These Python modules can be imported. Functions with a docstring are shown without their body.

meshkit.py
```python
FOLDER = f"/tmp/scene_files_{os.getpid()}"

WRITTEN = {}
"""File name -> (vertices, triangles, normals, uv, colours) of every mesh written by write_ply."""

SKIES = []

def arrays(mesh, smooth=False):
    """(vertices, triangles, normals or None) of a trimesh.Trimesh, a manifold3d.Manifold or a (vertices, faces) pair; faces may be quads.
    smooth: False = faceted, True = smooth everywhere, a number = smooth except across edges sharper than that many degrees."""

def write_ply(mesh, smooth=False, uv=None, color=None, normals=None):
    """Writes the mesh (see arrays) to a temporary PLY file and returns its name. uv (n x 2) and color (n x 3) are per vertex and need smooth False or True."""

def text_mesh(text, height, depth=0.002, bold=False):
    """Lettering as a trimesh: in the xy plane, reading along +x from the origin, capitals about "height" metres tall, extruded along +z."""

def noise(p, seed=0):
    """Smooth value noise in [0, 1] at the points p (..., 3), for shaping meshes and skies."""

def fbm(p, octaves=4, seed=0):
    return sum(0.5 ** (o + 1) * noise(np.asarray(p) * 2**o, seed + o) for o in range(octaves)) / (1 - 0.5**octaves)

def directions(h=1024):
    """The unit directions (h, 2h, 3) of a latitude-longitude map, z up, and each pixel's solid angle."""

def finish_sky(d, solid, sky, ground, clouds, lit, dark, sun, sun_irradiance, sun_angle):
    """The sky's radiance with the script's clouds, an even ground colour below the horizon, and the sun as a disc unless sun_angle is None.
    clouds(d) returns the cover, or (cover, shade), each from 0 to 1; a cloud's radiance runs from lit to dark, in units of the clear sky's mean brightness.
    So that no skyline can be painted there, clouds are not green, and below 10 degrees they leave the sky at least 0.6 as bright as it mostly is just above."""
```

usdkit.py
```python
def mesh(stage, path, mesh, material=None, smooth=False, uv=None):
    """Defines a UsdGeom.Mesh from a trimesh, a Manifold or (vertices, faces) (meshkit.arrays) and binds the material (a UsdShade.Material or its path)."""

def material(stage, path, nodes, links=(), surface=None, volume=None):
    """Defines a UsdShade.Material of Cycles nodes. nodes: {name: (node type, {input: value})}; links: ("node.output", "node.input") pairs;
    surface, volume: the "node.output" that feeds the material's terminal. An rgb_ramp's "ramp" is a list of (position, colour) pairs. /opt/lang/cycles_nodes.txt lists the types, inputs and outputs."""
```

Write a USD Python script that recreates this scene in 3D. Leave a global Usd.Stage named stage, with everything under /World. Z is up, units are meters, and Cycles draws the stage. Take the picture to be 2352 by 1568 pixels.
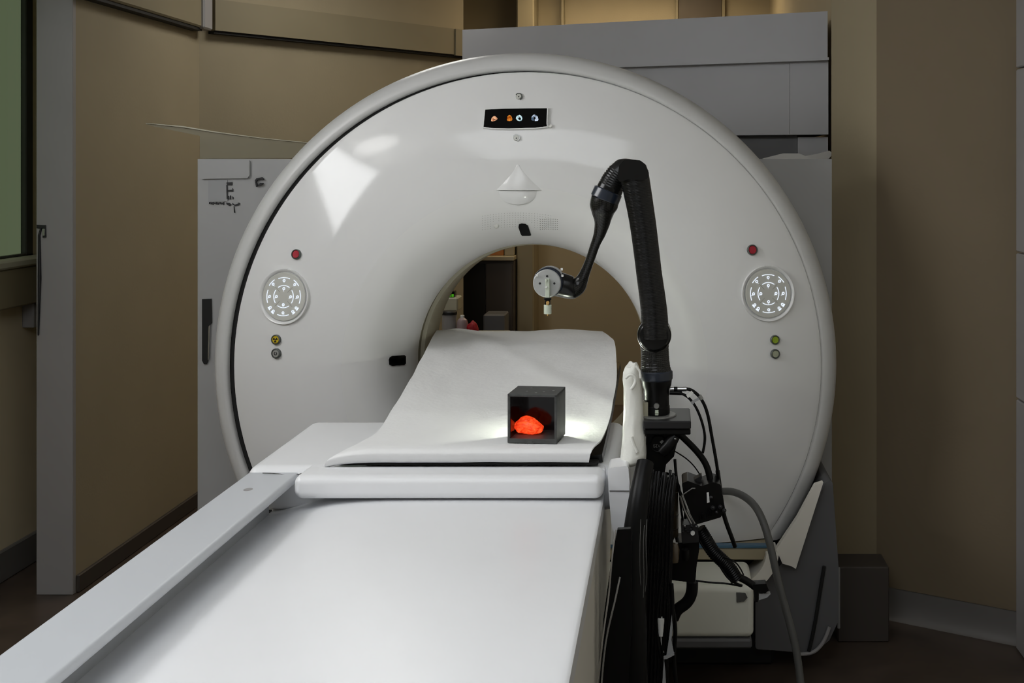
import math, random
import numpy as np, trimesh, manifold3d, usdkit, meshkit
from scipy.interpolate import CubicSpline, PchipInterpolator
from shapely.geometry import Polygon
from pxr import Usd, UsdGeom, UsdShade, Gf, Sdf

random.seed(4); rng = np.random.default_rng(4)
stage = Usd.Stage.CreateInMemory()
UsdGeom.SetStageUpAxis(stage, 'Z'); UsdGeom.SetStageMetersPerUnit(stage, 1.0)
UsdGeom.Xform.Define(stage, '/World'); UsdGeom.Scope.Define(stage, '/World/Looks')

# ------------------------------------------------------------------ camera, exposure, light
F, CX, CY, EYE = 2808.0, 1531.0, 384.0, 1.67          # focal length in pixels, principal point, eye height
cam = UsdGeom.Camera.Define(stage, '/World/camera')
HA = 36.0
cam.CreateHorizontalApertureAttr(HA); cam.CreateVerticalApertureAttr(HA*1568/2352)
cam.CreateFocalLengthAttr(HA*F/2352)
cam.CreateHorizontalApertureOffsetAttr(-HA*(CX-1176)/2352)
cam.CreateVerticalApertureOffsetAttr(-HA*(784-CY)/2352)
cam.AddTranslateOp().Set(Gf.Vec3d(0, 0, EYE)); cam.AddRotateXOp().Set(90.0)
cam.CreateExposureAttr(0.0)
CEIL = 3.0
WINL, DOWN, FILL, FARL, REARL, SPOT = 9.0, 6.5, 2.5, 14.0, 10.0, 620.0   # strengths: lit window, round lamp, foot troffer, rear and corner troffers, LED behind the box
# ceiling troffers: name label, x, y, width, length, emission
LAMPS = [
    ('broad white ceiling light panel over the foot of the couch', -0.6, 0.3, 1.90, 3.20, FILL, (0.93, 0.965, 1)),
    ('square ceiling light panel over the left rear corner', -1.35, 5.9, 0.60, 0.60, REARL, (1, 0.98, 0.93)),
    ('warm ceiling light panel behind the scanner', -0.25, 7.9, 1.20, 0.40, FARL, (1, 0.80, 0.52)),
]
# ------------------------------------------------------------------ helpers
used = {}
def numbered(path, name):
    k = used.get((path, name), 0); used[(path, name)] = k+1
    return name if k == 0 else f'{name}_{k:03d}'
def pathof(parent): return '/World' if parent is None else str(parent.GetPath())
def thing(name, label, cat, loc=(0, 0, 0), group=None):
    x = UsdGeom.Xform.Define(stage, '/World/'+numbered('/World', name)); x.AddTranslateOp().Set(Gf.Vec3d(*map(float, loc)))
    return tag(x.GetPrim(), label, cat, group)
def tag(o, label, cat=None, group=None, kind=None):
    o.SetCustomDataByKey('label', label)
    if cat: o.SetCustomDataByKey('category', cat)
    if group: o.SetCustomDataByKey('group', group)
    if kind: o.SetCustomDataByKey('kind', kind)
    return o
def obj(name, mesh, mat, parent=None, smooth=32, label=None, kind=None):
    p = pathof(parent)
    if parent is not None and isinstance(mesh, trimesh.Trimesh):           # geometry is written in world metres; bring it to the parent's frame
        m = np.array(UsdGeom.XformCache().GetLocalToWorldTransform(parent))
        mesh = mesh.copy(); mesh.apply_translation(-m[3, :3])
    o = usdkit.mesh(stage, p+'/'+numbered(p, name), mesh, M[mat], smooth=smooth).GetPrim()
    if label: o.SetCustomDataByKey('label', label)
    if kind: o.SetCustomDataByKey('kind', kind)
    return o
def solo(name, mesh, mat, label, cat, group=None, smooth=32):
    return tag(obj(name, mesh, mat, smooth=smooth), label, cat, group)
def struct(name, mesh, mat, parent=None, label=None, smooth=False):
    o = obj(name, mesh, mat, parent, smooth=smooth)
    if parent is None: o.SetCustomDataByKey('kind', 'structure')
    if label: o.SetCustomDataByKey('label', label)
    return o
def P(px, py, Y): return np.array([(px-CX)*Y/F, Y, EYE-(py-CY)*Y/F])
def cat_(*ms): return trimesh.util.concatenate([m for m in ms if m is not None])
def T(v, f): return trimesh.Trimesh(np.asarray(v, float), np.asarray(f, int), process=False)
def hull(pts): return trimesh.convex.convex_hull(np.asarray(pts, float))
def box(lo, hi, b=0.004):
    lo, hi = np.minimum(lo, hi), np.maximum(lo, hi); pts = []
    b = min(b, 0.45*min(hi-lo))
    for s in np.ndindex(2, 2, 2):
        c = np.where(np.array(s) == 1, hi, lo).astype(float); d = np.where(np.array(s) == 1, -b, b)
        if b <= 0: pts.append(c); continue
        for k in range(3):
            q = c+d; q[k] = c[k]; pts.append(q)
    return hull(pts)
def rbox(lo, hi, r, n=3):
    """box with round edges: hull of eight sphere octants"""
    s = trimesh.creation.icosphere(n-1, r).vertices; lo, hi = np.array(lo, float), np.array(hi, float)
    return hull(np.vstack([s+np.where(np.array(k) == 1, hi-r, lo+r) for k in np.ndindex(2, 2, 2)]))
def sweep(pts, rad, sides=16, caps=True, flat=None):
    """tube along points, radius per point; flat = (a,b) squash"""
    p = np.asarray(pts, float); n = len(p); r = np.broadcast_to(np.asarray(rad, float), (n,))
    t = np.gradient(p, axis=0); t /= np.linalg.norm(t, axis=1, keepdims=True)+1e-12
    a = np.cross(t[0], [0.13, 0.95, 0.29]); a /= np.linalg.norm(a); A = []
    for k in range(n):
        a = a-t[k]*np.dot(a, t[k]); a /= np.linalg.norm(a); A.append(a)
    A = np.array(A); B = np.cross(t, A); g = np.arange(sides)*2*np.pi/sides
    v = (p[:, None]+r[:, None, None]*(np.cos(g)[None, :, None]*A[:, None]+np.sin(g)[None, :, None]*B[:, None])).reshape(-1, 3)
    f = []
    i, j = np.meshgrid(np.arange(n-1), np.arange(sides), indexing='ij'); j2 = (j+1) % sides
    q = np.stack([i*sides+j, i*sides+j2, (i+1)*sides+j2, (i+1)*sides+j], -1).reshape(-1, 4)
    f = np.vstack([q[:, [0, 1, 2]], q[:, [0, 2, 3]]])
    if caps:
        v = np.vstack([v, p[0], p[-1]]); c = len(v)-2; k = np.arange(sides); k2 = (k+1) % sides
        f = np.vstack([f, np.stack([k2, k, np.full(sides, c)], 1), np.stack([(n-1)*sides+k, (n-1)*sides+k2, np.full(sides, c+1)], 1)])
    return T(v, f)
def spline(ctrl, n=40):
    c = np.asarray(ctrl, float); d = np.r_[0, np.cumsum(np.linalg.norm(np.diff(c[:, :3], axis=0), axis=1))]
    return CubicSpline(d, c, bc_type='natural')(np.linspace(0, d[-1], n))
def pspline(ctrl, n=40):
    c = np.asarray(ctrl, float); d = np.r_[0, np.cumsum(np.linalg.norm(np.diff(c[:, :3], axis=0), axis=1))]
    return PchipInterpolator(d, c)(np.linspace(0, d[-1], n))
def cable(pix, r, n=36, sides=8):
    """pix: (px, py, Y) way points"""
    return sweep(spline([P(*q) for q in pix], n), r, sides)
def lathe(profile, center, axis='y', seg=128, a0=0, a1=2*np.pi, closed=False):
    """profile (r, t): t along the axis from center"""
    pr = np.asarray(profile, float); full = abs(a1-a0-2*np.pi) < 1e-6
    n = seg if full else seg+1; g = np.linspace(a0, a1, n, endpoint=not full); m = len(pr)
    c, s = np.cos(g)[:, None], np.sin(g)[:, None]; r, t = pr[:, 0][None], pr[:, 1][None]
    if axis == 'y': v = np.stack([r*c, t+0*c, r*s], -1)
    elif axis == 'z': v = np.stack([r*c, -r*s, t+0*c], -1)
    else: v = np.stack([t+0*c, -r*c, r*s], -1)
    v = v.reshape(-1, 3)+np.asarray(center)
    i, j = np.meshgrid(np.arange(n if full else n-1), np.arange(m if closed else m-1), indexing='ij'); i2 = (i+1) % n; j2 = (j+1) % m
    q = np.stack([i*m+j, i*m+j2, i2*m+j2, i2*m+j], -1).reshape(-1, 4)
    return T(v, np.vstack([q[:, [0, 1, 2]], q[:, [0, 2, 3]]]))
def cyl(p0, p1, r0, r1=None, sides=24, bev=0.0):
    p0, p1 = np.array(p0, float), np.array(p1, float); r1 = r0 if r1 is None else r1; d = p1-p0; L = np.linalg.norm(d); d = d/L
    if bev: return sweep([p0, p0+d*1e-5, p0+d*bev, p1-d*bev, p1-d*1e-5, p1], [r0-bev, r0-bev, r0, r1, r1-bev, r1-bev], sides)
    return sweep([p0, p1], [r0, r1], sides)
def prism(poly, d0, d1, plane='xz'):
    """2-D polygon (list of points or shapely) extruded along the third axis from d0 to d1"""
    pg = poly if hasattr(poly, 'exterior') else Polygon(poly)
    m = trimesh.creation.extrude_polygon(pg, abs(d1-d0), engine='earcut'); v = m.vertices.copy(); lo = min(d0, d1)
    v = {'xz': np.stack([v[:, 0], v[:, 2]+lo, v[:, 1]], 1), 'xy': np.stack([v[:, 0], v[:, 1], v[:, 2]+lo], 1), 'yz': np.stack([v[:, 2]+lo, v[:, 0], v[:, 1]], 1)}[plane]
    f = m.faces[:, ::-1] if plane == 'xz' else m.faces
    return T(v, f)
def pixpoly(pix, Y): return [tuple(P(a, b, Y)[[0, 2]]) for a, b in pix]
def slab(pix, Y, depth, buf=0.0):
    """outline read off at distance Y, given real depth"""
    pg = Polygon(pixpoly(pix, Y))
    if buf: pg = pg.buffer(-buf).buffer(buf, quad_segs=6)
    return prism(pg, Y, Y+depth)
def ball(c, r, s=(1, 1, 1), n=3):
    m = trimesh.creation.icosphere(n, r); m.apply_scale(s); m.apply_translation(c); return m
def arcstrip(c, r, w, a0, a1, t0, t1, n=14):
    """arc bar facing -y, centre c=(x,z), from y=t0 (front) to t1"""
    g = np.linspace(a0, a1, n); o = np.stack([c[0]+(r+w/2)*np.cos(g), c[1]+(r+w/2)*np.sin(g)], 1); i = np.stack([c[0]+(r-w/2)*np.cos(g), c[1]+(r-w/2)*np.sin(g)], 1)
    return prism(np.vstack([o, i[::-1]]), t0, t1)
def rot_z(m, deg, about):
    m = m.copy(); m.apply_transform(trimesh.transformations.rotation_matrix(math.radians(deg), [0, 0, 1], about)); return m
def grid(V, closed=False):
    """(n,m,3) grid to a mesh"""
    n, m = V.shape[:2]; i, j = np.meshgrid(np.arange(n-1), np.arange(m-1), indexing='ij')
    q = np.stack([i*m+j, i*m+j+1, (i+1)*m+j+1, (i+1)*m+j], -1).reshape(-1, 4)
    return T(V.reshape(-1, 3), np.vstack([q[:, [0, 1, 2]], q[:, [0, 2, 3]]]))
def shell(V, thick):
    """grid given thickness downward (-normal), closed all round"""
    du, dv = np.gradient(V, axis=1), np.gradient(V, axis=0); nn = np.cross(du, dv); nn /= np.linalg.norm(nn, axis=-1, keepdims=True)+1e-12
    if nn[..., 2].mean() < 0: nn = -nn
    W = V-nn*thick; n, m = V.shape[:2]; a, b = grid(V), grid(W); off = n*m
    loop = [k for k in range(m)]+[i*m+m-1 for i in range(1, n)]+[(n-1)*m+k for k in range(m-2, -1, -1)]+[i*m for i in range(n-2, 0, -1)]
    l = np.array(loop); l2 = np.roll(l, -1)
    return T(np.vstack([a.vertices, b.vertices]), np.vstack([a.faces, b.faces[:, ::-1]+off, np.stack([l, l2+off, l2], 1), np.stack([l, l+off, l2+off], 1)]))

# ------------------------------------------------------------------ materials
M = {}
def mat(name, col, rough=0.5, metal=0.0, spec=0.5, coat=0.0, noise=None, bump=None, extra=None):
    """principled; noise=(scale, amount) mottles the colour, bump=(scale, distance)"""
    n = {'p': ('principled_bsdf', {'base_color': col, 'roughness': rough, 'metallic': metal, 'specular_ior_level': spec, 'coat_weight': coat, 'coat_roughness': 0.05, **(extra or {})})}; l = []
    if noise or bump: n['t'] = ('texture_coordinate', {})
    if noise:
        a = noise[1]; c = np.array(col)
        n['n'] = ('noise_texture', {'scale': noise[0], 'detail': 5.0}); n['r'] = ('rgb_ramp', {'ramp': [(0.3, tuple(c*(1-a))), (0.7, tuple(np.minimum(c*(1+a), 1)))]})
        l += [('t.object', 'n.vector'), ('n.fac', 'r.fac'), ('r.color', 'p.base_color')]
    if bump:
        n['bn'] = ('noise_texture', {'scale': bump[0], 'detail': 4.0}); n['b'] = ('bump', {'strength': 0.5, 'distance': bump[1]})
        l += [('t.object', 'bn.vector'), ('bn.fac', 'b.height'), ('b.normal', 'p.normal')]
    M[name] = usdkit.material(stage, '/World/Looks/'+name, n, l, surface='p.BSDF')
def emit(name, col, s):
    M[name] = usdkit.material(stage, '/World/Looks/'+name, {'e': ('emission', {'color': col, 'strength': s})}, [], surface='e.emission')
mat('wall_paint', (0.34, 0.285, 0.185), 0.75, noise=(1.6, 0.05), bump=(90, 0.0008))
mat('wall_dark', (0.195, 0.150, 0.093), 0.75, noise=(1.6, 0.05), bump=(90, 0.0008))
mat('ceiling_paint', (0.72, 0.71, 0.68), 0.9)
mat('wall_light', (0.62, 0.59, 0.52), 0.8)
mat('wall_tan', (0.72, 0.62, 0.42), 0.75)
mat('band_paint', (0.25, 0.21, 0.13), 0.6, noise=(2, 0.04))
mat('floor_vinyl', (0.075, 0.055, 0.042), 0.35, noise=(7, 0.25))
mat('skirting', (0.16, 0.15, 0.14), 0.5)
mat('grey_paint', (0.40, 0.40, 0.415), 0.45, noise=(3, 0.03))
mat('column_grey', (0.31, 0.30, 0.30), 0.5, noise=(3, 0.04))
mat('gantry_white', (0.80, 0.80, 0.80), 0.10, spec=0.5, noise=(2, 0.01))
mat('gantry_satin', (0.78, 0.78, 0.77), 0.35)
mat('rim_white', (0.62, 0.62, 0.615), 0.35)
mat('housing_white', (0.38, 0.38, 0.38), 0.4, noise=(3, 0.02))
mat('tube_olive', (0.20, 0.175, 0.11), 0.45)
mat('ledge_olive', (0.20, 0.172, 0.105), 0.4)
mat('tube_cream', (0.50, 0.47, 0.36), 0.4)
mat('rail_grey', (0.57, 0.59, 0.62), 0.35)
mat('couch_white', (0.86, 0.865, 0.88), 0.32, noise=(4, 0.012))
mat('couch_grey', (0.78, 0.75, 0.68), 0.45)
mat('sheet_white', (0.87, 0.87, 0.87), 0.85, bump=(60, 0.002))
mat('wrap_white', (0.86, 0.86, 0.80), 0.38, bump=(25, 0.01))
mat('carbon', (0.006, 0.006, 0.006), 0.25, spec=0.30, coat=0.1)
mat('gap_black', (0.004, 0.004, 0.004), 0.7)
mat('glass_black', (0.002, 0.002, 0.002), 0.12, spec=0.12)
mat('black_plastic', (0.004, 0.004, 0.004), 0.35, spec=0.2)
mat('black_rubber', (0.003, 0.003, 0.003), 0.38, spec=0.2)
mat('grey_rubber', (0.10, 0.10, 0.095), 0.5)
mat('box_grey', (0.060, 0.062, 0.060), 0.55, noise=(60, 0.2))
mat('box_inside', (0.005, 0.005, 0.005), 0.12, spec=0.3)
mat('navy', (0.012, 0.018, 0.032), 0.32, coat=0.3)
mat('steel', (0.55, 0.55, 0.55), 0.3, metal=1.0)
mat('flange_grey', (0.50, 0.51, 0.50), 0.35, metal=0.3)
mat('plate_dark', (0.03, 0.03, 0.032), 0.35, metal=0.5)
mat('plate_grey', (0.28, 0.28, 0.265), 0.4, metal=0.4)
mat('tool_white', (0.62, 0.68, 0.56), 0.5)
mat('gold', (0.80, 0.50, 0.18), 0.25, metal=1.0)
mat('red_button', (0.42, 0.012, 0.03), 0.35)
mat('yellow_button', (0.62, 0.46, 0.02), 0.35)
mat('green_button', (0.30, 0.42, 0.02), 0.35)
mat('grey_button', (0.45, 0.46, 0.45), 0.3, metal=0.4)
mat('pale_button', (0.40, 0.42, 0.30), 0.35)
mat('button_ring', (0.10, 0.11, 0.10), 0.35)
mat('pad_grey', (0.60, 0.60, 0.56), 0.25)
mat('perforation', (0.30, 0.30, 0.28), 0.7)
mat('label_grey', (0.33, 0.335, 0.34), 0.5)
mat('ink', (0.01, 0.01, 0.012), 0.5)
mat('blue_tape', (0.06, 0.14, 0.22), 0.4)
mat('base_dark', (0.11, 0.11, 0.115), 0.5)
mat('foot_cover', (0.80, 0.80, 0.71), 0.5)
mat('brown_dark', (0.055, 0.045, 0.038), 0.55)
mat('tan_strip', (0.35, 0.30, 0.20), 0.5)
mat('orange_box', (0.42, 0.16, 0.04), 0.6)
mat('red_cloth', (0.34, 0.006, 0.014), 0.6)
mat('pink_plastic', (0.36, 0.27, 0.28), 0.4)
mat('beige_plastic', (0.42, 0.40, 0.30), 0.5)
mat('paper', (0.75, 0.75, 0.72), 0.6)
mat('door_dark', (0.07, 0.05, 0.03), 0.5)
mat('frame_dark', (0.03, 0.032, 0.026), 0.4)
mat('amber_tank', (0.10, 0.075, 0.045), 0.15, coat=0.5)
emit('lamp_fill', LAMPS[0][6], LAMPS[0][5]); emit('lamp_rear', LAMPS[1][6], LAMPS[1][5]); emit('lamp_far', LAMPS[2][6], LAMPS[2][5]); emit('lamp_round', (1, 0.99, 0.97), DOWN); emit('window_light', (0.98, 0.99, 1), WINL)
emit('key_glow', (0.80, 0.87, 1.0), 1.1)
emit('dim_window', (0.118, 0.128, 0.088), 1.0)
emit('led_glow', (0.93, 1.0, 0.82), SPOT)
emit('green_glow', (0.10, 0.5, 0.02), 0.5)
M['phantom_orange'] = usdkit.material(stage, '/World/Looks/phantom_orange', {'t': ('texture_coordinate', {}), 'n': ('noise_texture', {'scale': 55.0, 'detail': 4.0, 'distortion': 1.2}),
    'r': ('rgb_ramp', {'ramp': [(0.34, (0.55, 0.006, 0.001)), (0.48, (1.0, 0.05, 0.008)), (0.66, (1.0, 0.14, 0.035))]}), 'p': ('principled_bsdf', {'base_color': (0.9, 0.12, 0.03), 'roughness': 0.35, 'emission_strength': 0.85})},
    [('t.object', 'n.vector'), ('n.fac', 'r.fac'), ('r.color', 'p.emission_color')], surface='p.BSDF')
def scan(name, lo, hi):
    M[name] = usdkit.material(stage, '/World/Looks/'+name, {'t': ('texture_coordinate', {}), 'n': ('noise_texture', {'scale': 75.0, 'detail': 3.0}),
        'r': ('rgb_ramp', {'ramp': [(0.36, lo), (0.62, hi)]}), 'e': ('emission', {'strength': 1.0})},
        [('t.object', 'n.vector'), ('n.fac', 'r.fac'), ('r.color', 'e.color')], surface='e.emission')
scan('scan_peach', (0.35, 0.06, 0.01), (1.0, 0.62, 0.36)); scan('scan_orange', (0.30, 0.04, 0.0), (0.95, 0.40, 0.06))
scan('scan_cyan', (0.10, 0.25, 0.30), (0.75, 0.95, 1.0)); scan('scan_blue', (0.06, 0.10, 0.16), (0.70, 0.80, 0.95))
M['pane_glass'] = usdkit.material(stage, '/World/Looks/pane_glass', {'a': ('transparent_bsdf', {'color': (0.88, 0.95, 0.86)}), 'g': ('glossy_bsdf', {'color': (0.9, 1, 0.9), 'roughness': 0.05}),
    'm': ('mix_closure', {'fac': 0.07})}, [('a.BSDF', 'm.closure1'), ('g.BSDF', 'm.closure2')], surface='m.closure')
# carbon-fibre weave of the arm's links
M['weave'] = usdkit.material(stage, '/World/Looks/weave', {'t': ('texture_coordinate', {}), 'm': ('mapping', {'scale': (260.0, 260.0, 260.0), 'rotation': (0.4, 0.6, 0.78)}), 'c': ('checker_texture', {'scale': 1.0, 'color1': (0.003, 0.003, 0.003), 'color2': (0.018, 0.018, 0.016)}),
    'p': ('principled_bsdf', {'roughness': 0.3, 'specular_ior_level': 0.25, 'coat_weight': 0.3, 'coat_roughness': 0.04})}, [('t.object', 'm.vector'), ('m.vector', 'c.vector'), ('c.color', 'p.base_color')], surface='p.BSDF')

# ------------------------------------------------------------------ room shell
struct('floor', box((-4, -3, -0.1), (3, 9.2, 0), 0), 'floor_vinyl')
struct('ceiling', box((-4, -3, CEIL), (3, 9.2, CEIL+0.1), 0), 'ceiling_paint')
def wallseg(name, a, b, z0, z1, th, m, parent=None):
    """wall from a to b (x,y), thickened to the left of a->b"""
    a, b = np.array(a, float), np.array(b, float); d = (b-a)/np.linalg.norm(b-a); n = np.array([-d[1], d[0]])*th
    mesh = prism(Polygon([a, b, b+n, a+n]), z0, z1, 'xy')
    return struct(name, mesh, m, parent) if parent is None else obj(name, mesh, m, parent, smooth=False)
XL, XR0 = -2.69, -2.32
CORN, WEND = (-2.32, 6.07), (-1.25, 7.52)
# front part of the left wall, with a window opening (seen at the frame's left edge)
wl = UsdGeom.Xform.Define(stage, '/World/wall_left').GetPrim(); wl.SetCustomDataByKey('kind', 'structure')
used[('/World', 'wall_left')] = 1
WY0, WY1, WZ0 = 3.4, 5.17, 1.30
LY0, LY1, LZ0, LZ1 = 1.10, 3.15, 1.80, 2.97                           # bright frosted window of the room next door, left of the frame
obj('wall_panel', box((XL-0.12, -3, 0), (XL, LY0, CEIL), 0), 'wall_paint', wl, smooth=False)
obj('wall_panel', box((XL-0.12, LY1, 0), (XL, WY0, CEIL), 0), 'wall_paint', wl, smooth=False)
obj('wall_panel', box((XL-0.12, LY0, 0), (XL, LY1, LZ0), 0), 'wall_paint', wl, smooth=False)
obj('wall_panel', box((XL-0.12, LY0, LZ1), (XL, LY1, CEIL), 0), 'wall_paint', wl, smooth=False)
obj('wall_panel', box((XL-0.12, WY0, 0), (XL, WY1, WZ0-0.03), 0), 'wall_tan', wl, smooth=False)
obj('wall_panel', box((XL-0.12, WY0, 2.7), (XL, WY1, CEIL), 0), 'wall_paint', wl, smooth=False)
obj('wall_panel', box((XL-0.12, WY1, 0), (XL, 5.6, CEIL), 0), 'wall_tan', wl, smooth=False)
obj('wall_return', box((XL-0.12, 5.4, 0), (XR0-0.16, 5.6, CEIL), 0), 'wall_paint', wl, smooth=False)
w1 = UsdGeom.Xform.Define(stage, '/World/window_1').GetPrim(); w1.SetCustomDataByKey('kind', 'structure')
obj('window_frame', cat_(box((XL-0.02, WY1-0.055, WZ0-0.03), (XL+0.012, WY1, 2.7)), box((XL-0.02, WY0, WZ0-0.03), (XL+0.012, WY0+0.05, 2.7)), box((XL-0.02, WY0, 2.65), (XL+0.012, WY1, 2.7)), box((XL-0.02, WY0, WZ0-0.03), (XL+0.012, WY1, WZ0+0.01))), 'frame_dark', w1)
obj('pane', box((XL-0.008, WY0+0.04, WZ0), (XL-0.004, WY1-0.05, 2.66), 0), 'pane_glass', w1)
obj('blind', box((XL-0.017, WY0, WZ0-0.02), (XL-0.012, WY1-0.01, 2.68), 0), 'dim_window', w1, label='dim greenish blind lit from outside behind the glass')
w2 = UsdGeom.Xform.Define(stage, '/World/window_2').GetPrim(); w2.SetCustomDataByKey('kind', 'structure')
obj('window_frame', cat_(box((XL-0.09, LY0, LZ0), (XL+0.012, LY0+0.04, LZ1)), box((XL-0.09, LY1-0.04, LZ0), (XL+0.012, LY1, LZ1)), box((XL-0.09, LY0, LZ0), (XL+0.012, LY1, LZ0+0.04)), box((XL-0.09, LY0, LZ1-0.04), (XL+0.012, LY1, LZ1))), 'column_grey', w2)
obj('frosted_pane', box((XL-0.05, LY0+0.03, LZ0+0.03), (XL-0.04, LY1-0.03, LZ1-0.03), 0), 'window_light', w2)
for nm_, pl_ in (('curtain', [(LY1, LZ0), (LY1, 2.50), (3.02, 2.46), (1.72, 1.90), (1.70, LZ0)]), ('curtain', [(LY0, LZ0), (1.69, LZ0), (1.70, 1.90), (1.24, LZ1), (LY0, LZ1)])):
    obj(nm_, prism(pl_, XL+0.012, XL+0.03, 'yz'), 'column_grey', w2, smooth=False)
struct('wall_left_rear', box((XR0-0.15, 4.795, 0), (XR0, CORN[1], CEIL), 0), 'wall_paint')
wallseg('wall_rear_left', CORN, WEND, 0, CEIL, 0.12, 'wall_paint')
struct('wall_rear', box((-2.2, 8.6, 0), (0.92, 8.72, CEIL), 0), 'wall_paint')
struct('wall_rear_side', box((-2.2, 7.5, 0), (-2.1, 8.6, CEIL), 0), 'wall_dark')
struct('wall_right_rear', prism(Polygon([(0.785, 4.57), (0.663, 4.92), (0.725, 5.15), (0.725, 8.6), (1.0, 8.6), (1.0, 4.57)]), 0, CEIL, 'xy'), 'wall_paint')
CR0, CR1 = np.array([0.785, 4.57]), np.array([1.225, 4.30])
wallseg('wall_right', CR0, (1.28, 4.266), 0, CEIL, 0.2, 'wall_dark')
struct('wall_right_side', box((1.27, -3, 0), (1.4, 4.3, CEIL), 0), 'wall_light')
struct('wall_front', box((-2.8, -3.1, 0), (1.4, -3.0, CEIL), 0), 'wall_light')
# skirtings
bz = 0.125
struct('baseboard_left', box((XL, -3, 0), (XL+0.02, 5.4, bz), 0.004), 'skirting')
struct('baseboard_left_rear', box((XR0, 4.80, 0), (XR0+0.015, CORN[1], 0.07), 0.004), 'brown_dark')
d = np.array(WEND)-np.array(CORN); d /= np.linalg.norm(d); nrm = np.array([d[1], -d[0]])
struct('baseboard_rear_left', prism(Polygon([CORN, WEND, np.array(WEND)+nrm*0.015, np.array(CORN)+nrm*0.015]), 0, 0.07, 'xy'), 'brown_dark')
dr = (CR1-CR0)/np.linalg.norm(CR1-CR0); nr = np.array([dr[1], -dr[0]])
def cove(a, b, n, h, t):
    """coved skirting: concave quarter profile swept from a to b"""
    g = np.linspace(0, np.pi/2, 7); prof = [(0.006, h)]+[(t-(t-0.006)*math.sin(x), h*(1-math.cos(x))*0.75) for x in g[::-1]]+[(t, 0), (0, 0), (0, h)]
    V = np.array([[[*(p+n*o), z] for o, z in prof] for p in (np.array(a, float), np.array(b, float))]); return grid(V)
struct('baseboard_right', cove(CR0, (1.28, 4.266), nr, 0.11, 0.035), 'skirting', smooth=40)
# raised band (cable duct) round the rear walls
BZ0, BZ1, BT = 2.35, 2.505, 0.06
b1 = UsdGeom.Xform.Define(stage, '/World/trim_1').GetPrim(); b1.SetCustomDataByKey('kind', 'structure'); b1.SetCustomDataByKey('label', 'tan duct band high on the left wall and rear wall')
obj('duct_cover', box((XR0, 4.3, BZ0), (XR0+BT, CORN[1]-0.09, CEIL), 0.008), 'band_paint', b1)
c0 = np.array(CORN); s0 = c0+d*0.06+nrm*BT
obj('duct_cover', prism(Polygon([c0+d*0.05, np.array(WEND)-d*0.13, np.array(WEND)-d*0.13+nrm*BT, c0+d*0.05+nrm*BT]), BZ0, BZ1, 'xy'), 'band_paint', b1)
obj('end_cap', prism(Polygon([np.array(WEND)-d*0.125, np.array(WEND), np.array(WEND)+nrm*(BT+0.006), np.array(WEND)-d*0.125+nrm*(BT+0.006)]), BZ0-0.005, BZ1, 'xy'), 'band_paint', b1)
obj('corner_joint', box((CORN[0], CORN[1]-0.13, BZ0-0.005), (CORN[0]+0.075, CORN[1]-0.02, CEIL), 0.008), 'column_grey', b1, label='grey corner piece')
obj('shadow_gap', cat_(box((XR0, 4.3, BZ0-0.014), (XR0+BT-0.012, CORN[1]-0.09, BZ0), 0), prism(Polygon([c0+d*0.05, np.array(WEND), np.array(WEND)+nrm*(BT-0.012), c0+d*0.05+nrm*(BT-0.012)]), BZ0-0.014, BZ0, 'xy')), 'gap_black', b1, smooth=False, label='dark joint under the band')
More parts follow.
